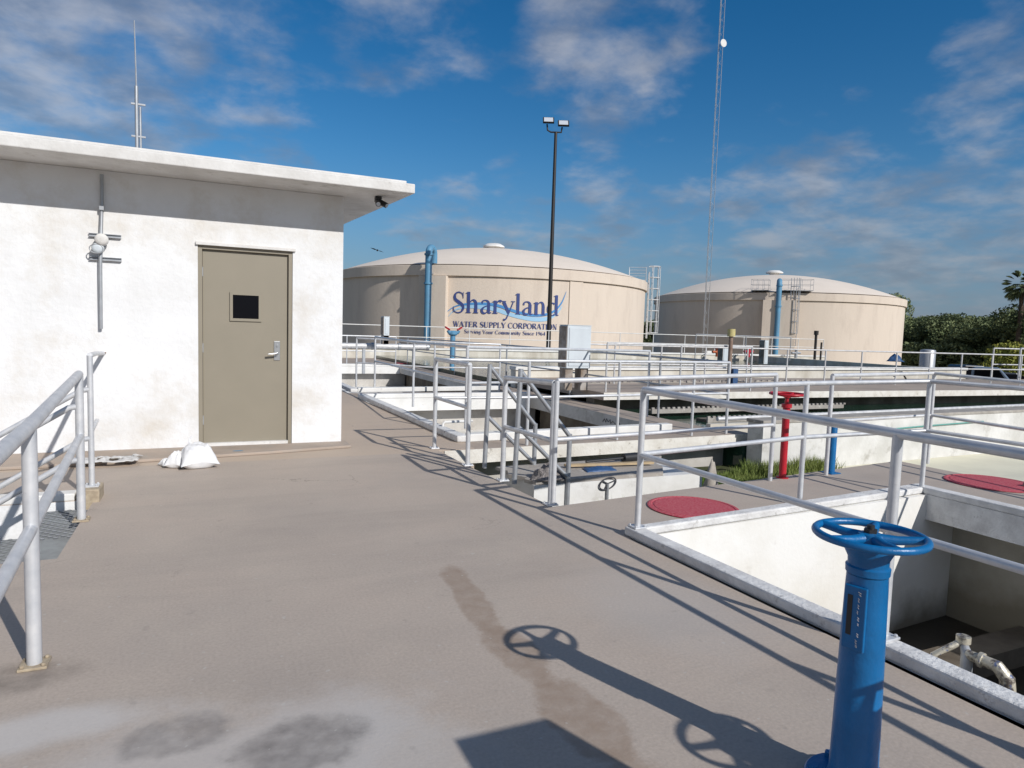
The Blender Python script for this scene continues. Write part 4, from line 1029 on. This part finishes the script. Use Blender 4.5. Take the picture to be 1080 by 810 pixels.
G = {
 'S': ([([(.47, .52), (.43, .66), (.30, .72), (.17, .68), (.12, .57), (.16, .46), (.30, .37), (.44, .27), (.47, .15), (.40, .04), (.26, 0), (.12, .05), (.07, .2)], [.02, .035, .05, .06, .10, .115, .125, .115, .09, .06, .045, .035, .02], 1), ([(.47, .73), (.47, .50)], [.02, .02], 0), ([(.07, .0), (.07, .22)], [.02, .02], 0)], .56),
 'h': (stem(.13, 0, .74) + [([(.16, .33), (.24, .43), (.34, .46), (.41, .40), (.43, .30)], [.03, .04, .06, .10, K], 1)] + stem(.43, 0, .31, True, False), .58),
 'n': (stem(.13, 0, .46) + [([(.16, .33), (.24, .43), (.34, .46), (.41, .40), (.43, .30)], [.03, .04, .06, .10, K], 1)] + stem(.43, 0, .31, True, False), .58),
 'm': (stem(.13, 0, .46) + [([(.16, .33), (.24, .43), (.32, .46), (.38, .40), (.39, .30)], [.03, .04, .06, .10, K], 1)] + stem(.39, 0, .31, True, False) + [([(.42, .33), (.5, .43), (.58, .46), (.64, .40), (.65, .30)], [.03, .04, .06, .10, K], 1)] + stem(.65, 0, .31, True, False), .80),
 'a': ([([(.09, .34), (.12, .43), (.24, .46), (.33, .42), (.36, .34)], [.07, .05, .045, .08, K], 1), ([(.36, .35), (.36, .08), (.40, .02), (.47, .04)], [K, K, .06, .03], 1), ([(.34, .27), (.18, .22), (.09, .12), (.13, .02), (.24, .01), (.34, .09)], [.03, .05, .10, .09, .05, .03], 1)], .49),
 'r': (stem(.13, 0, .46) + [([(.17, .32), (.23, .42), (.32, .46), (.38, .42)], [.03, .05, .08, .10], 1)], .41),
 'y': ([([(.06, .44), (.27, .03)], [K, K * .9], 0), ([(.45, .44), (.25, -.02), (.16, -.18), (.06, -.20)], [.035, .04, .05, .09], 1), ([(-.01, .447), (.16, .447)], [.028] * 2, 0), ([(.35, .447), (.52, .447)], [.028] * 2, 0)], .51),
 'l': (stem(.13, 0, .74), .27),
 'd': ([arc(.24, .23, .17, .225, 55, 305), ([(.42, .74), (.42, .02)], [K, K], 0), ([(.30, .69), (.42, .725)], [.02, .045], 0), ([(.42, .014), (.53, .03)], [.03, .03], 0)], .56),
 'e': ([arc(.25, .23, .17, .225, 0, 310), ([(.09, .26), (.42, .26)], [.03, .03], 0)], .47),
 'o': ([arc(.25, .23, .18, .225, 0, 360, n=24)], .5),
 'c': ([arc(.25, .23, .17, .225, 45, 315)], .43),
 'v': ([([(.06, .44), (.25, .01)], [K, K * .8], 0), ([(.44, .44), (.25, .01)], [.035, .04], 0), ([(-.01, .447), (.15, .447)], [.028] * 2, 0), ([(.35, .447), (.51, .447)], [.028] * 2, 0)], .5),
 'i': (stem(.13, 0, .46) + [([(.13, .57), (.13, .67)], [.1, .1], 0)], .27),
 'u': ([([(.13, .44), (.13, .14), (.2, .02), (.32, .03), (.42, .12)], [K, K, .07, .04, .03], 1), ([(.43, .44), (.43, .02)], [K, K], 0), ([(.02, .447), (.13, .447)], [.028] * 2, 0), ([(.34, .447), (.43, .447)], [.028] * 2, 0), ([(.43, .014), (.53, .014)], [.028] * 2, 0)], .56),
 't': ([([(.15, .62), (.15, .1), (.2, .02), (.3, .05)], [K, K, .07, .03], 1), ([(.03, .44), (.3, .44)], [.03] * 2, 0)], .32),
 'g': ([arc(.22, .30, .14, .15, 0, 360), ([(.12, .17), (.1, .1), (.34, .05), (.40, -.06), (.25, -.18), (.08, -.12), (.12, .0)], [.04, .06, .08, .08, .05, .07, .04], 1), ([(.32, .42), (.44, .44)], [.04, .04], 0)], .47),
 'W': ([([(.08, .70), (.28, .01)], [K, K], 0), ([(.28, .01), (.46, .70)], [.04, .04], 0), ([(.42, .70), (.62, .01)], [K, K], 0), ([(.62, .01), (.82, .70)], [.04, .04], 0), ([(-.02, .708), (.2, .708)], [.03] * 2, 0), ([(.33, .708), (.54, .708)], [.03] * 2, 0), ([(.73, .708), (.92, .708)], [.03] * 2, 0)], .90),
 'A': ([([(.08, .01), (.33, .71)], [.04, .04], 0), ([(.33, .71), (.60, .01)], [K, K], 0), ([(.17, .24), (.5, .24)], [.035] * 2, 0), ([(-.02, .012), (.18, .012)], [.03] * 2, 0), ([(.48, .012), (.72, .012)], [.03] * 2, 0)], .70),
 'T': ([([(.31, .0), (.31, .71)], [K, K], 0), ([(.03, .695), (.59, .695)], [.035] * 2, 0), ([(.04, .70), (.04, .56)], [.03] * 2, 0), ([(.58, .70), (.58, .56)], [.03] * 2, 0), ([(.2, .012), (.42, .012)], [.03] * 2, 0)], .62),
 'E': (stem(.15, 0, .71, True, 2) + [([(.15, .695), (.52, .695)], [.035] * 2, 0), ([(.15, .017), (.56, .017)], [.035] * 2, 0), ([(.15, .37), (.42, .37)], [.035] * 2, 0), ([(.51, .71), (.51, .56)], [.03] * 2, 0), ([(.55, .0), (.55, .17)], [.03] * 2, 0), ([(.42, .45), (.42, .29)], [.03] * 2, 0)], .62),
 'R': (stem(.15, 0, .71, True, 2) + [([(.15, .695), (.38, .69), (.48, .60), (.48, .46), (.37, .37), (.15, .36)], [.035, .05, K, K, .05, .035], 1), ([(.33, .36), (.58, .01)], [K, K], 0), ([(.54, .012), (.68, .012)], [.03] * 2, 0)], .68),
 'P': (stem(.15, 0, .71, True, 2) + [([(.15, .695), (.38, .69), (.49, .59), (.49, .45), (.37, .34), (.15, .33)], [.035, .05, K, K, .05, .035], 1)], .58),
 'U': ([([(.15, .71), (.15, .2), (.22, .04), (.36, 0), (.5, .06), (.56, .2), (.56, .71)], [K, K, .08, .05, .045, .04, .04], 1), ([(.03, .708), (.27, .708)], [.03] * 2, 0), ([(.46, .708), (.66, .708)], [.03] * 2, 0)], .70),
 'L': (stem(.15, 0, .71, True, 2) + [([(.15, .017), (.54, .017)], [.035] * 2, 0), ([(.53, .0), (.53, .18)], [.03] * 2, 0)], .58),
 'Y': ([([(.07, .70), (.32, .33)], [K, K], 0), ([(.58, .70), (.32, .33)], [.04, .04], 0), ([(.32, .35), (.32, 0)], [K, K], 0), ([(-.03, .708), (.19, .708)], [.03] * 2, 0), ([(.48, .708), (.68, .708)], [.03] * 2, 0), ([(.2, .012), (.44, .012)], [.03] * 2, 0)], .65),
 'C': ([arc(.37, .355, .29, .35, 48, 312, n=24), ([(.60, .71), (.60, .48)], [.025] * 2, 0)], .68),
 'O': ([arc(.38, .355, .30, .35, 0, 360, n=28)], .76),
 'I': (stem(.16, 0, .71, True, 2), .32),
 'N': ([([(.15, .0), (.15, .7)], [.04] * 2, 0), ([(.12, .70), (.56, .01)], [K, K], 0), ([(.57, .0), (.57, .7)], [.04] * 2, 0), ([(.04, .012), (.26, .012)], [.03] * 2, 0), ([(.02, .708), (.18, .708)], [.03] * 2, 0), ([(.46, .708), (.68, .708)], [.03] * 2, 0)], .72),
 '1': (stem(.25, 0, .7), .5), '9': ([arc(.25, .50, .16, .2, 0, 360), ([(.41, .5), (.38, .2), (.15, .02)], [K, .08, .03], 1)], .5),
 '6': ([arc(.25, .21, .16, .2, 0, 360), ([(.09, .21), (.14, .5), (.38, .7)], [K, .08, .03], 1)], .5),
 '4': ([([(.35, 0), (.35, .7)], [K, K], 0), ([(.35, .7), (.05, .2)], [.035] * 2, 0), ([(.04, .19), (.48, .19)], [.05] * 2, 0)], .5),
 ' ': ([], .28)}
def textmesh(s, u0, v0, u1, v1, size, m, off, bold=1.0):
    total = sum(G[c][1] for c in s); du = (u1 - u0); sx = du / total; x = 0; k = 0
    for ch_ in s:
        for P, W, sm_ in G[ch_][0]:
            if sm_: P, W = smoothpts(P, W, 5)
            elif len(P) == 2: P = [P[0], ((P[0][0] + P[1][0]) / 2, (P[0][1] + P[1][1]) / 2), P[1]]; W = [W[0], (W[0] + W[1]) / 2, W[1]]
            pts = [(u0 + (x + p[0]) * sx, v0 + (v1 - v0) * (x + p[0]) / total + p[1] * size) for p in P]
            ribbon(m, pts, [w * bold * (abs(sx) + size) / 2 for w in W], off + (k % 9) * .002); k += 1
        x += G[ch_][1]
ua, va = cyl_hit(476.3, 329.5); ub, vb_ = cyl_hit(589.5, 332.5)
m = MB(); capsz = (cyl_hit(480, 308)[1] - va) / .72
textmesh('Sharyland', ua, va, ub, va - .0, capsz, m, .035)
m.build('name_lettering', 'navy', t1)
ua, va = cyl_hit(477.8, 344.3); ub, _ = cyl_hit(587.5, 346)
m = MB(); textmesh('WATER SUPPLY CORPORATION', ua, va, ub, va, (cyl_hit(480, 338.6)[1] - va) / .72, m, .035, 1.15); m.build('sub_lettering', 'navy', t1)
ua, va = cyl_hit(489.5, 351.3); ub, _ = cyl_hit(575, 353)
m = MB(); textmesh('Serving Your Community Since 1964', ua, va, ub, va, (cyl_hit(490, 347.4)[1] - va) / .72, m, .035, 1.1); m.build('tagline_lettering', 'navy', t1)
def zp(X, Y): return cyl_hit(465 + X / 7.714, 295 + Y / 7.714)
def swoosh(P, W, mat, off, name):
    pts, ws = smoothpts([zp(*p) for p in P], [w / 7.714 * .066 for w in W], 8); m = MB(); ribbon(m, pts, ws, off); m.build(name, mat, t1)
swoosh([(60, 300), (110, 250), (200, 222), (330, 222), (440, 240), (540, 275), (650, 305), (760, 322), (860, 318), (940, 275), (985, 215)], [3, 8, 22, 34, 34, 30, 30, 34, 34, 20, 4], 'sw_light', .022, 'light_swoosh')
swoosh([(15, 300), (70, 245), (130, 212), (220, 197), (340, 195), (450, 207), (545, 238), (640, 268), (740, 288), (840, 286), (920, 255), (980, 190), (1020, 95)], [2, 6, 9, 16, 22, 22, 24, 22, 22, 20, 18, 12, 2], 'sw_blue', .030, 'blue_swoosh')

# ------------------------------------------------------------------ trees
def leafcloud(clumps, n, size, seed, flat=.0):
    rnd = random.Random(seed); m = MB(); vs = []; fs = []
    tot = sum(c[3] ** 2 for c in clumps)
    for (x, y, z, r) in clumps:
        k = int(n * r * r / tot)
        for _ in range(k):
            while True:
                p = V(rnd.uniform(-1, 1), rnd.uniform(-1, 1), rnd.uniform(-1, 1)); l = p.length
                if .05 < l <= 1: break
            p = p / l * (l ** .45); p.z *= .8
            if noise.noise(V(x, y, z) + p * 1.7) < -.22: continue
            c = V(x, y, z) + p * r * (1 + .25 * noise.noise(p * 3 + V(x, y, z)))
            a = V(rnd.gauss(0, 1), rnd.gauss(0, 1), rnd.gauss(0, 1)).normalized(); b = a.cross(V(rnd.gauss(0, 1), rnd.gauss(0, 1), rnd.gauss(0, 1))).normalized()
            s = size * rnd.uniform(.6, 1.3); o = len(vs)
            vs += [c - a * s, c + b * s * .45, c + a * s, c - b * s * .45]; fs.append((o, o + 1, o + 2, o + 3))
    m.v = vs; m.f = fs; return m
def make_tree(name, seed, h, w, label, mat='leaf', n=16000, size=.2, cat='tree', bare=.25):
    rnd = random.Random(seed); t = thing(name, label, cat, (0, 0, 0), 'trees behind the plant')
    tr = MB(); clumps = []
    tr.tube([(0, 0, 0), (.1, 0, h * .2), (-.05, .1, h * .4), (.1, 0, h * .7)], [h * .035, h * .028, h * .02, h * .008], 8)
    for i in range(9):
        a = rnd.uniform(0, 6.28); rr_ = w * rnd.uniform(.3, .8); z0 = h * rnd.uniform(.18, .5); z1 = h * rnd.uniform(.45, .88)
        e = V(rr_ * math.cos(a), rr_ * math.sin(a), z1)
        tr.tube([(0, 0, z0), (e.x * .5, e.y * .5, (z0 + z1) / 2 + .1 * h), e], [h * .015, h * .009, h * .004], 6)
        clumps.append((e.x, e.y, e.z, w * rnd.uniform(.28, .46)))
    for i in range(12):
        a = rnd.uniform(0, 6.28); rr_ = w * rnd.uniform(.1, .95); z = h * rnd.uniform(bare, .92) * (1 - .25 * (rr_ / w) ** 2)
        clumps.append((rr_ * math.cos(a), rr_ * math.sin(a), z, w * rnd.uniform(.18, .38)))
    tr.build('trunk', 'bark', t, smooth=60)
    leafcloud(clumps, n, size, seed).build('crown', mat, t)
    return t
def place(t, x, y, z=-1.6, rz=0, s=(1, 1, 1), label=None):
    t.location = (x, y, z); t.rotation_euler = (0, 0, rz); t.scale = s
    if label: t['label'] = label
    return t
def at(px, D):      # ground position seen in column px at distance D
    d = ray(px, 365); d = V(d.x, d.y, 0).normalized(); return d.x * D, d.y * D
protos = [make_tree('mesquite_tree', 11, 9, 5.2, 'a'), make_tree('mesquite_tree', 23, 9, 5.6, 'a', 'leaf', 16000, .21), make_tree('mesquite_tree', 31, 9, 5.4, 'a', 'leaf_dark', 16000, .22)]
spots = [(940, 116, 0, 1.5, 'tallest feathery tree peeking over the shoulder of the right tank'),
         (966, 112, 1, 1.0, 'bushy green tree just right of the right tank'),
         (985, 106, 2, .93, 'dark rounded tree behind the grey steel vessel'),
         (1003, 110, 0, .98, 'light olive tree between the steel vessel and the parked truck'),
         (1022, 104, 1, .92, 'olive green tree directly behind the parked truck'),
         (1042, 108, 2, .90, 'dark green tree right of the parked truck'),
         (1060, 100, 2, .98, 'dark tree behind the yellow flowering bush'),
         (1084, 98, 2, .95, 'dark tree cut by the right edge of the picture'),
         (1105, 94, 2, 1.0, 'dark tree just beyond the right edge'),
         (690, 125, 2, .78, 'dark foliage glimpsed in the gap between the tanks'),
         (955, 135, 2, 1.0, 'farther dark tree filling the gap behind the bushy tree'),
         (1012, 135, 2, 1.1, 'farther dark tree in the second row behind the olive trees'),
         (1048, 130, 1, 1.08, 'farther green tree in the second row near the palm')]
for i, (px, D, k, s, lab) in enumerate(spots):
    x, y = at(px, D)
    t = protos[k] if not protos[k].get('used') else copy_tree(protos[k])
    protos[k]['used'] = 1
    if 'used' in t and t is not protos[k]: del t['used']
    w_ = s * (.5 if i == 0 else 1.0); place(t, x, y, -1.6, i * 1.7, (w_, w_, s * .80), lab)
for p in protos: del p['used']
# palm
px_, py_ = at(1073, 92)
pm = thing('palm_tree', 'fan palm with shaggy dark head standing above the trees at right', 'palm', (px_, py_, -1.6), 'trees behind the plant')
MB().tube([(px_, py_, -1.6), (px_ + .1, py_, 4), (px_, py_, 8.2)], [.3, .24, .2], 10).build('trunk', 'bark', pm, smooth=60)
rnd = random.Random(4); m = MB()
for i in range(70):
    a = rnd.uniform(0, 6.28); el = rnd.uniform(-1.1, 1.25); d = V(math.cos(a) * math.cos(el), math.sin(a) * math.cos(el), math.sin(el)); sd_ = d.cross(V(0, 0, 1)).normalized()
    c = V(px_, py_, 8.2) + d * 1.0
    for k in range(9):
        f = (k - 4) * .22; dd_ = (d + sd_ * f).normalized(); tip = c + dd_ * 1.0 + V(0, 0, -.25); q2 = sd_ * .05
        m.add([c - q2, c + q2, c + dd_ * .6 + q2, tip, c + dd_ * .6 - q2], [(0, 1, 2, 3, 4)])
m.build('crown', 'leaf_dark', pm)
# flowering bush
bx, by = at(1066, 62)
bu = thing('flowering_bush', 'rounded yellow-green flowering bush at the right edge below the palm', 'bush', (bx, by, -1.6))
MB().tube([(bx, by, -1.6), (bx, by, -.2)], [.12, .05], 8).build('stem', 'bark', bu)
leafcloud([(bx, by, .4, 1.7), (bx - 1.3, by, .1, 1.2), (bx + 1.4, by, .1, 1.4), (bx + .3, by, 1.0, 1.1)], 4500, .13, 8).build('foliage', 'leaf_yellow', bu)
# hedge-like undergrowth
hd_ = []
for i in range(26):
    x, y = at(948 + i * 7, 96 + (i % 3) * 4); hd_.append((x, y, -.4 + .5 * (i % 2), 2.0))
o = leafcloud(hd_, 16000, .3, 77).build('undergrowth', 'leaf_dark'); o['kind'] = 'stuff'; o['label'] = 'dark undergrowth at the foot of the trees'
# grass at the foot of the white wall
rnd = random.Random(12); m = MB()
def blade(x, y, z, h):
    a = rnd.uniform(0, 6.28); w = .006; d = V(math.cos(a), math.sin(a), 0); l = V(rnd.uniform(-.5, .5), rnd.uniform(-.5, .5), 1) * h
    p = V(x, y, z); m.add([p - d * w, p + d * w, p + l * .6 + d * w * .7, p + l], [(0, 1, 2, 3)])
for i in range(9000):
    x = rnd.uniform(4.9, 7.5); y = 7.15 + .0 * x - abs(rnd.gauss(0, .5))
    if y < 5.45: continue
    if noise.noise(V(x * 1.5, y * 1.5, 0)) < -.25: continue
    blade(x, y, -.5, rnd.uniform(.03, .11))
for i in range(7000):
    x = rnd.uniform(4.9, 7.4); y = rnd.uniform(5.3, 5.75); blade(x, y, -.5, rnd.uniform(.06, .26) if noise.noise(V(x * 3, 0, 0)) > .15 else .06)
for i in range(2600):
    x = rnd.uniform(6.6, 8.6); k = noise.noise(V(x * 4, 5, 0)); blade(x, 7.14 + (x - 7.2) * .045 - abs(rnd.gauss(0, .10)) - .02, -.5, rnd.uniform(.04, .22) * (1 + k))
for i in range(500):
    x = rnd.uniform(3.6, 4.9); blade(x, 5.6 - rnd.uniform(0, .12), -.5, rnd.uniform(.1, .34)) if noise.noise(V(x * 4, 1, 0)) > 0 else None
o = m.build('grass', 'grass'); o['kind'] = 'stuff'; o['label'] = 'weedy grass in the lower yard at the foot of the white wall'

# ------------------------------------------------------------------ vehicles
def car(px, D, label, body, hh=1.75, ll=5.2, pick=True, rz=0):
    x, y = at(px, D); t = thing('parked_pickup' if pick else 'parked_car', label, 'pickup truck' if pick else 'car', (0, 0, 0))
    def side(prof, w, name, mat, z=0):
        k = len(prof); vs = [(p[0], -w, p[1]) for p in prof] + [(p[0], w, p[1]) for p in prof]
        return MB().add(vs, [tuple(range(k))[::-1], tuple(range(k, 2 * k))] + [(i, (i + 1) % k, k + (i + 1) % k, k + i) for i in range(k)]).build(name, mat, t, bevel=.05)
    L = ll / 2
    side([(-L, .45), (L, .45), (L, .85), (L - .1, 1.0), (.9, 1.08), (-L, 1.08)], .92, 'body', body)
    if pick: side([(-.75, 1.081), (1.15, 1.081), (.55, hh - .06), (.4, hh), (-.55, hh), (-.68, hh - .08)], .78, 'cabin', body)
    else: side([(-L + .2, 1.081), (1.1, 1.081), (.4, hh - .05), (.2, hh), (-L + 1.0, hh), (-L + .7, hh - .08)], .78, 'cabin', body)
    for s in (-1, 1):
        MB().add([(-.6, s * .79, 1.14), (.9, s * .79, 1.14), (.48, s * .79, hh - .1), (-.56, s * .79, hh - .1)], [(0, 1, 2, 3)]).build('window', 'glass', t)
        for xx in (-L + .95, L - .95):
            w = MB().tube([(xx, s * .72, .36), (xx, s * .95, .36)], .36, 20).build('wheel', 'tyre', t, smooth=40)
            MB().tube([(xx, s * .951, .36), (xx, s * .96, .36)], .2, 14).build('rim', 'steel', w)
        MB().box((L - .02, s * .62 - .16, .72), (L + .012, s * .62 + .16, .9)).build('headlight', 'lens', t)
    t.location = (x, y, -1.6); t.rotation_euler = (0, 0, rz); t.scale = (1, 1, 1)
    return t
ca = car(1022, 47, 'dark pickup truck parked before the trees right of the steel vessel', 'car_dark', 1.9, 5.4, True, R(-28))
cb2 = car(1044, 44, 'silver-blue pickup truck parked right behind the pale guardrail', 'car_blue', 1.9, 5.4, True, R(-60))
cc2 = car(1063, 50, 'dark blue car parked below the yellow-green bush', 'car_dark', 1.5, 4.4, False, R(-35))

railing('cluster of pale posts by the parked trucks, right of the steel vessel', [V(24.2, 13.2, .25), V(25.0, 13.2, .25), V(25.4, 13.4, .25), V(26.3, 13.3, .25)], 1.12, mids=(.4,), mat='rail_thin', r=.03)
# bird
bd = onY(398, 264, 40.)
m = MB(); m.add([bd + V(-.45, 0, .12), bd + V(-.2, 0, .1), bd + V(0, -.05, 0), bd + V(-.15, .12, .03)], [(0, 1, 2, 3)])
m.add([bd + V(.4, 0, -.10), bd + V(.2, 0, -.02), bd + V(0, -.05, 0.001), bd + V(.15, .12, -.03)], [(0, 1, 2, 3)])
m.tube([bd + V(-.08, -.2, 0), bd + V(0, 0, 0), bd + V(.05, .2, 0)], [.02, .06, .02], 8)
tag(m.build('bird', 'black', origin=bd), 'small dark bird flying left of the big tank dome', 'bird')

# ------------------------------------------------------------------ light and sky
sdir = V(-.57, 1.54, -1).normalized()      # direction the light travels
sun = bpy.data.lights.new('sun', 'SUN'); sun.energy = 3.9; sun.angle = R(.55); sun.color = (1, .965, .92)
so = bpy.data.objects.new('sun', sun); C.objects.link(so); so.rotation_euler = sdir.to_track_quat('-Z', 'Y').to_euler(); so.location = (0, 0, 30)
el = math.asin(-sdir.z); az = math.atan2(-sdir.x, -sdir.y)     # compass angle of the sun, clockwise from +Y
w = bpy.data.worlds.new('World'); S.world = w; w.use_nodes = True; t = w.node_tree; bg = t.nodes['Background']
sky = N(t, 'ShaderNodeTexSky', sky_type='NISHITA'); sky.sun_disc = False; sky.sun_elevation = el; sky.sun_rotation = az
sky.air_density = 1.0; sky.dust_density = .1; sky.ozone_density = 3.0; sky.altitude = 50
tc = N(t, 'ShaderNodeTexCoord'); sp = N(t, 'ShaderNodeSeparateXYZ'); t.links.new(tc.outputs['Generated'], sp.inputs[0])
zc = math_(t, 'MAXIMUM', math_(t, 'ADD', sp.outputs['Z'], .24), .08)
cmb = N(t, 'ShaderNodeCombineXYZ'); t.links.new(math_(t, 'DIVIDE', sp.outputs['X'], zc), cmb.inputs[0]); t.links.new(math_(t, 'DIVIDE', sp.outputs['Y'], zc), cmb.inputs[1])
def cn(scale, detail, rough, dist, off, stretch=(1, 1, 1)):
    mp = N(t, 'ShaderNodeMapping'); mp.inputs['Location'].default_value = off; mp.inputs['Scale'].default_value = stretch
    t.links.new(cmb.outputs[0], mp.inputs[0])
    n = N(t, 'ShaderNodeTexNoise'); n.inputs['Scale'].default_value = scale; n.inputs['Detail'].default_value = detail
    n.inputs['Roughness'].default_value = rough; n.inputs['Distortion'].default_value = dist
    t.links.new(mp.outputs[0], n.inputs[0]); return n.outputs['Fac']
big = cn(1.3, 7, .55, .2, (3.1, 1.7, 0)); fine = cn(6.5, 8, .56, .15, (7, 2, 0))
def region(px, py, half, soft):     # smooth patch of sky round one direction
    d = ray(px, py).normalized(); dp_ = N(t, 'ShaderNodeVectorMath', operation='DOT_PRODUCT'); t.links.new(tc.outputs['Generated'], dp_.inputs[0])
    dp_.inputs[1].default_value = d; r = N(t, 'ShaderNodeMapRange', interpolation_type='SMOOTHSTEP')
    r.inputs[1].default_value = math.cos(R(half + soft)); r.inputs[2].default_value = math.cos(R(max(half - soft, 0))); t.links.new(dp_.outputs['Value'], r.inputs[0]); return r.outputs[0]
def rng(v, lo, hi, a=0., b=1.):
    r = N(t, 'ShaderNodeMapRange', interpolation_type='SMOOTHSTEP'); r.inputs[1].default_value = lo; r.inputs[2].default_value = hi
    r.inputs[3].default_value = a; r.inputs[4].default_value = b; t.links.new(v, r.inputs[0]); return r.outputs[0]
dens = math_(t, 'ADD', math_(t, 'MULTIPLY', big, .55), math_(t, 'MULTIPLY', fine, .45))
bias = None
for (px, py, h_, s_2, amt) in ((90, 60, 10, 8, .20), (200, 110, 8, 6, .16), (60, 10, 8, 6, .14), (650, 50, 6, 4, .20), (420, 10, 5, 4, .13), (545, 250, 3, 3, .10), (630, 182, 2.4, 2, .16), (540, 185, 2, 2, .10), (470, 225, 3, 3, .12), (690, 270, 5, 4, .13),
                               (860, 215, 6, 4, .19), (1000, 240, 8, 5, .19), (925, 225, 4, 4, .2), (1030, 200, 5, 4, .2), (1060, 110, 4, 3, .15), (1010, 160, 2.5, 2, .15), (885, 100, 2, 2, .12), (800, 195, 3, 3, .13), (1035, 38, 2, 2, .14), (980, 290, 8, 5, .10), (760, 275, 6, 4, .10)):
    r = math_(t, 'MULTIPLY', region(px, py, h_, s_2), amt); bias = r if bias is None else math_(t, 'MAXIMUM', bias, r)
def dreg(d, half, soft):
    dp_ = N(t, 'ShaderNodeVectorMath', operation='DOT_PRODUCT'); t.links.new(tc.outputs['Generated'], dp_.inputs[0])
    dp_.inputs[1].default_value = Vector(d).normalized(); return rng(dp_.outputs['Value'], math.cos(R(half + soft)), math.cos(R(half - soft)))
bias = math_(t, 'MAXIMUM', bias, math_(t, 'MULTIPLY', dreg((-.5, -.8, .7), 55, 15), .34))   # unseen cloud added behind the viewer to whiten the blue fill light
dens = math_(t, 'ADD', dens, bias)
mask = rng(dens, .56, .80)
lit = rng(cn(4.2, 6, .55, .2, (7.3, 2.35, 0)), .35, .68)
ccol = mixc(t, lit, (2.0, 2.2, 2.7), (5.6, 5.5, 5.6))
# far low cloud bank is greyer
lowb = rng(sp.outputs['Z'], .30, .05)
ccol = mixc(t, math_(t, 'MULTIPLY', lowb, .6), ccol, (2.0, 2.3, 2.8))
hz = rng(sp.outputs['Z'], .26, -.02)
hs = N(t, 'ShaderNodeHueSaturation'); hs.inputs['Saturation'].default_value = 1.38; hs.inputs['Value'].default_value = .84; t.links.new(sky.outputs[0], hs.inputs['Color'])
base = mixc(t, math_(t, 'MULTIPLY', hz, .8), hs.outputs[0], (.92, 1.55, 2.85))
fin = mixc(t, math_(t, 'MULTIPLY', mask, .60), base, ccol)
t.links.new(fin, bg.inputs['Color']); bg.inputs['Strength'].default_value = .10
S['note'] = ''
del S['note']

S.view_settings.view_transform = 'Standard'; S.view_settings.look = 'None'; S.view_settings.exposure = .06; S.view_settings.gamma = 1
S.render.engine = 'CYCLES'; S.render.resolution_x = 1024; S.render.resolution_y = 768
for o in C.objects:
    if '_w' in o: del o['_w']
